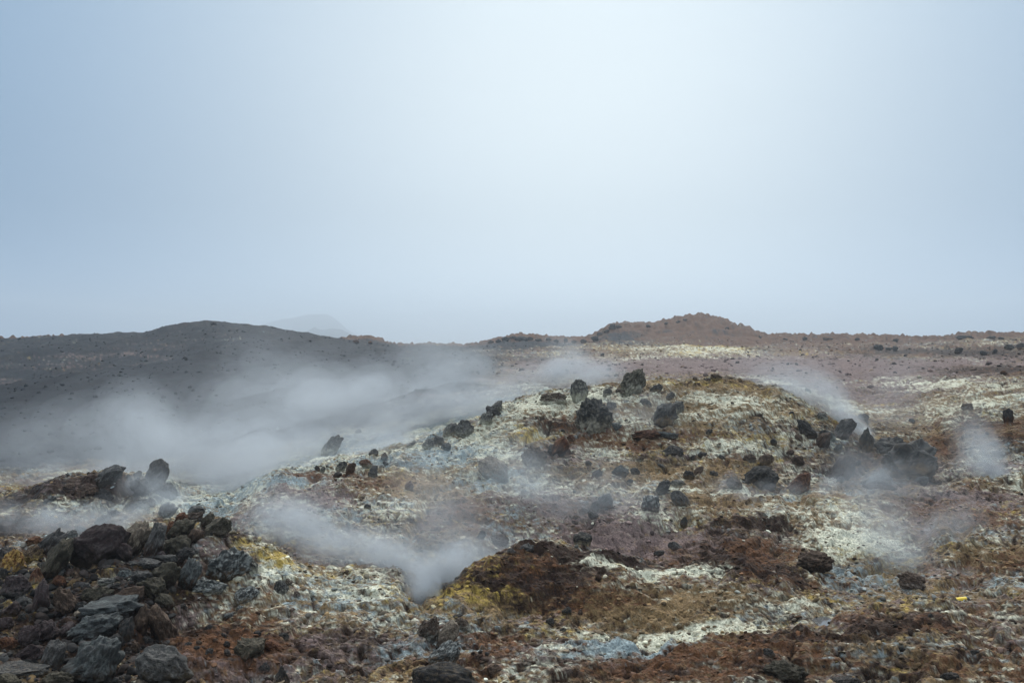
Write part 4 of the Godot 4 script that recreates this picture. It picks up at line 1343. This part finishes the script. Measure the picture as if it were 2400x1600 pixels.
func scatter(called: String, label: String, count: int, r0: float, r1: float, a0: float, a1: float, small: float, big: float, flat: float, seed_: int, darken: float) -> void:
	rng.seed = seed_
	var shapes := rock_shape(seed_, "angular", "g", 0, Vector3(1, 1, 1), 2 if called == "pile_rubble" else 1)
	shapes[Mesh.ARRAY_COLOR] = null
	var am := ArrayMesh.new()
	am.add_surface_from_arrays(Mesh.PRIMITIVE_TRIANGLES, shapes)
	var m := StandardMaterial3D.new()
	m.resource_name = "pebble"
	m.vertex_color_use_as_albedo = true
	m.roughness = 0.9
	m.metallic_specular = 0.2
	am.surface_set_material(0, m)
	var mm := MultiMesh.new()
	mm.transform_format = MultiMesh.TRANSFORM_3D
	mm.use_colors = true
	mm.mesh = am
	mm.instance_count = count
	for i in count:
		var a := rng.randf_range(a0, a1)
		var r := sqrt(rng.randf_range(r0 * r0, r1 * r1)) if r1 > 40 else rng.randf_range(r0, r1)
		var jj := clampi(cols.bsearch(a), 0, NC - 1)
		var ii := clampi(rows.bsearch(r), 0, NR - 1)
		var p := ground_pos[ii * NC + jj]
		var c := ground_col[ii * NC + jj]
		var s := small * pow(big / small, pow(rng.randf(), 3.0))
		var b := Basis.from_euler(Vector3(rng.randf_range(-0.5, 0.5), rng.randf() * TAU, rng.randf_range(-0.5, 0.5))).scaled_local(Vector3(s * rng.randf_range(0.8, 1.5), s * flat * rng.randf_range(0.6, 1.2), s))
		mm.set_instance_transform(i, Transform3D(b, p + Vector3(rng.randf_range(-0.01, 0.01), -s * flat * 0.35, rng.randf_range(-0.01, 0.01))))
		var k := (rng.randf_range(0.6, 1.3) if rng.randf() < 0.7 else rng.randf_range(0.2, 0.5)) * darken
		var far: Color = c if rng.randf() < 0.9 else ground_col[mini(ii + 3, NR - 1) * NC + (jj + 37) % NC]
		if c.g > 0.3 and i % 4 != 0:
			k *= 0.8     # mostly soil crumbs on the pale crust
			far = Color(0.24, 0.18, 0.12)
		if called == "pile_rubble":
			far = Color(0.085, 0.066, 0.058).lerp(Color(0.07, 0.07, 0.068), rng.randf())
			k *= 1.0
		mm.set_instance_color(i, Color(minf(far.r * k, 0.7), minf(far.g * k, 0.7), minf(far.b * k, 0.7)))
	var o := MultiMeshInstance3D.new()
	o.name = called
	o.multimesh = mm
	tag(o, label, "gravel", "", "stuff")
	add_child(o)


func gravel() -> void:
	scatter("gravel", "loose gravel and crumbs strewn over the coloured ground and mounds", 39000, 8.5, 24.0, -0.62, 0.62, 0.012, 0.075, 0.7, 71, 0.9)
	scatter("crust_flakes", "broken flakes of pale mineral crust over the mounds", 7000, 8.5, 23.0, -0.62, 0.62, 0.02, 0.08, 0.28, 72, 0.95)
	scatter("pile_rubble", "broken dark stones filling the gaps of the rock pile", 2600, 9.0, 13.3, -0.50, -0.33, 0.025, 0.13, 0.75, 74, 0.5)
	scatter("slag_rubble", "dark slag rubble over the big hill and the far plain", 20000, 32.0, 112.0, -0.7, 0.7, 0.05, 0.24, 0.7, 73, 0.8)


# ------------------------------------------------------------------ tube

func tube() -> void:
	var d := hit(2214, 1376, 2.0)
	var p := ray(2208, 1374, d)
	var o := Node3D.new()
	o.name = "tube"
	o.position = Vector3(p.x, ground(p.x, p.z), p.z)
	o.rotation.y = 0.12
	tag(o, "short yellow tube with a black end lying on the floor at the right", "tube")
	add_child(o)
	for part in [["barrel", 0.125, 0.026, Color(0.82, 0.70, 0.16), 0.0], ["cap", 0.03, 0.029, Color(0.05, 0.05, 0.05), 0.078]]:
		var c := CylinderMesh.new()
		c.top_radius = part[2]
		c.bottom_radius = part[2]
		c.height = part[1]
		c.radial_segments = 20
		var m := StandardMaterial3D.new()
		m.albedo_color = part[3]
		m.roughness = 0.4
		var q := MeshInstance3D.new()
		q.name = part[0]
		q.mesh = c
		q.material_override = m
		q.rotation.z = PI / 2 + 0.06
		q.position = Vector3(part[4], 0.026, 0)
		o.add_child(q)
	var b := BoxMesh.new()
	b.size = Vector3(0.04, 0.018, 0.004)
	var m := StandardMaterial3D.new()
	m.albedo_color = Color(0.8, 0.82, 0.84)
	var q := MeshInstance3D.new()
	q.name = "sticker"
	q.mesh = b
	q.material_override = m
	q.position = Vector3(0.032, 0.018, 0.026)
	o.add_child(q)


# ------------------------------------------------------------------ steam

func plume(label: String, streams: Array) -> void:
	# each stream: its course as picture x, y and depth, width at its start and end, how many puffs, optical depth of one
	var o := Node3D.new()
	o.name = numbered("steam_plume")
	var first: Vector3 = streams[0][0][0]
	o.position = ray(first.x, first.y, first.z)
	tag(o, label, "steam", "steam rising from the vents", "stuff")
	add_child(o)
	for q in streams:
		var path: Array = q[0]
		var n := int(ceil(q[3] * 0.72))
		for k in n:
			var t := (k + rng.randf_range(0.2, 0.8)) / n
			var f := t * (path.size() - 1)
			var a: Vector3 = path[int(f)]
			var b: Vector3 = path[mini(int(f) + 1, path.size() - 1)]
			var c := a.lerp(b, f - int(f))
			var w := lerpf(q[1], q[2], t)
			var m := c.z / F
			var along := Vector2(b.x - a.x, b.y - a.y).normalized()
			var size := w * rng.randf_range(0.75, 1.5)
			var jit := Vector2(rng.randfn(), rng.randfn()) * 0.26 * w
			var p := ray(c.x + jit.x, c.y + jit.y, c.z + rng.randfn() * 0.25 * w * m)
			var turn := -rad_to_deg(atan2(along.y, along.x)) + rng.randf_range(-28, 28)
			var thin: float = 1.0 * q[4] * rng.randf_range(0.6, 1.3)
			if q[1] >= 100:   # banks of steam begin thin
				thin *= 0.35 + 0.65 * smoothstep(0.0, 0.3, t)
			var form := Vector3(size * rng.randf_range(1.1, 1.6), size * rng.randf_range(0.7, 1.0), size) * m
			# shells inside each other, so that the edge fades out
			for shell in [[1.48, 0.24], [1.02, 0.40], [0.6, 0.46]]:
				var shift: Vector3 = Vector3(rng.randfn() * form.x, rng.randfn() * form.y, 0) * 0.06 * (1.6 - shell[0])
				puff(o, p + shift, form * shell[0], turn + rng.randf_range(-10, 10), thin * shell[1])


func puff(o: Node3D, at: Vector3, size: Vector3, turn: float, tau: float) -> void:
	var f := FogVolume.new()
	f.name = "puff"
	f.shape = RenderingServer.FOG_VOLUME_SHAPE_ELLIPSOID
	f.size = size
	var m := FogMaterial.new()
	m.albedo = Color(0.95, 0.98, 1.0)
	m.density = tau / size.z
	f.material = m
	f.position = at - o.position
	f.rotation.z = deg_to_rad(turn)
	o.add_child(f, true)


func steam() -> void:
	rng.seed = 99
	plume("dense white steam pouring from the vent between the two front ridges", [
		[[v(960, 1382, 12.2), v(980, 1335, 12.6), v(1030, 1300, 13.2), v(1105, 1282, 13.6)], 32, 88, 17, 0.5],
		[[v(962, 1370, 12.3), v(970, 1312, 12.9), v(900, 1287, 13.4), v(800, 1255, 13.9), v(700, 1208, 14.5), v(620, 1165, 15.2)], 64, 105, 28, 0.40],
		[[v(960, 1290, 13.2), v(1000, 1220, 14.5), v(940, 1160, 15.5)], 120, 200, 7, 0.13]])
	plume("wide bank of steam lying in the valley left of the main mound", [
		[[v(360, 1060, 23), v(520, 1060, 22.8), v(700, 1010, 26), v(900, 962, 28), v(1120, 915, 28)], 135, 95, 32, 0.58],
		[[v(400, 960, 32), v(640, 940, 33), v(850, 900, 36), v(1180, 862, 38)], 135, 100, 22, 0.42],
		[[v(430, 1120, 20), v(560, 1110, 20), v(700, 1065, 20.5), v(950, 1005, 22.3)], 110, 85, 22, 0.46]])
	plume("steam rising in front of the dark hill, behind the misty mound", [
		[[v(330, 1085, 22), v(290, 1030, 24), v(250, 960, 27)], 110, 150, 11, 0.24],
		[[v(0, 1112, 22), v(160, 1098, 22), v(330, 1105, 21.5)], 70, 80, 8, 0.25],
		[[v(-20, 1030, 26), v(180, 1010, 27), v(400, 985, 28)], 130, 150, 8, 0.2]])
	plume("thin drifting veil in front of the dark hill's right slope", [
		[[v(720, 960, 38), v(660, 880, 42), v(600, 800, 46)], 90, 130, 7, 0.14],
		[[v(980, 905, 36), v(1020, 840, 40)], 140, 140, 5, 0.2]])
	plume("steam blowing over the crest behind the main mound's summit", [
		[[v(1420, 856, 26.5), v(1330, 862, 27), v(1240, 884, 27), v(1120, 908, 27)], 50, 80, 15, 0.5],
		[[v(1335, 850, 28), v(1285, 808, 29)], 46, 80, 5, 0.25]])
	plume("steam jet between the rocks of the right-hand hollow", [
		[[v(1992, 1020, 20.4), v(1960, 970, 20.8), v(1910, 932, 21.6), v(1850, 892, 23)], 28, 90, 14, 0.45],
		[[v(1990, 930, 22), v(2080, 930, 22)], 110, 120, 4, 0.13]])
	plume("steam patch on the hillside at the right edge", [
		[[v(2310, 1112, 17.9), v(2270, 1060, 18.3), v(2230, 990, 19)], 56, 100, 10, 0.38]])
	plume("low steam creeping beside the right front mound", [
		[[v(2130, 1342, 13.8), v(2200, 1336, 13.9), v(2290, 1322, 14)], 36, 44, 11, 0.45],
		[[v(2130, 1320, 14.2), v(2060, 1265, 14.7), v(2000, 1190, 15.3)], 60, 140, 9, 0.24],
		[[v(2150, 1270, 14.8), v(2200, 1190, 15.5)], 90, 120, 4, 0.18]])
	plume("faint haze of steam over the main mound's face", [
		[[v(1120, 1120, 17), v(1230, 1110, 17), v(1330, 1170, 16.3), v(1430, 1190, 16.3)], 110, 110, 10, 0.2],
		[[v(1620, 1127, 16.8), v(1800, 1124, 16.8), v(2050, 1118, 17)], 40, 44, 9, 0.2],
		[[v(2180, 1105, 16.9), v(2080, 1085, 17.1), v(1960, 1075, 17.3)], 70, 90, 7, 0.09],
		[[v(1400, 960, 20), v(1560, 975, 19.8)], 60, 60, 5, 0.14]])
	plume("steam seeping up between the pile and the misty mound behind it", [
		[[v(20, 1190, 15.8), v(160, 1187, 15.4), v(300, 1187, 15.3), v(400, 1165, 15.5)], 70, 60, 15, 0.38],
		[[v(170, 1312, 12.5), v(240, 1287, 12.6), v(320, 1255, 13)], 44, 44, 8, 0.3],
		[[v(300, 1130, 17.4), v(370, 1100, 17.6)], 70, 60, 5, 0.18]])
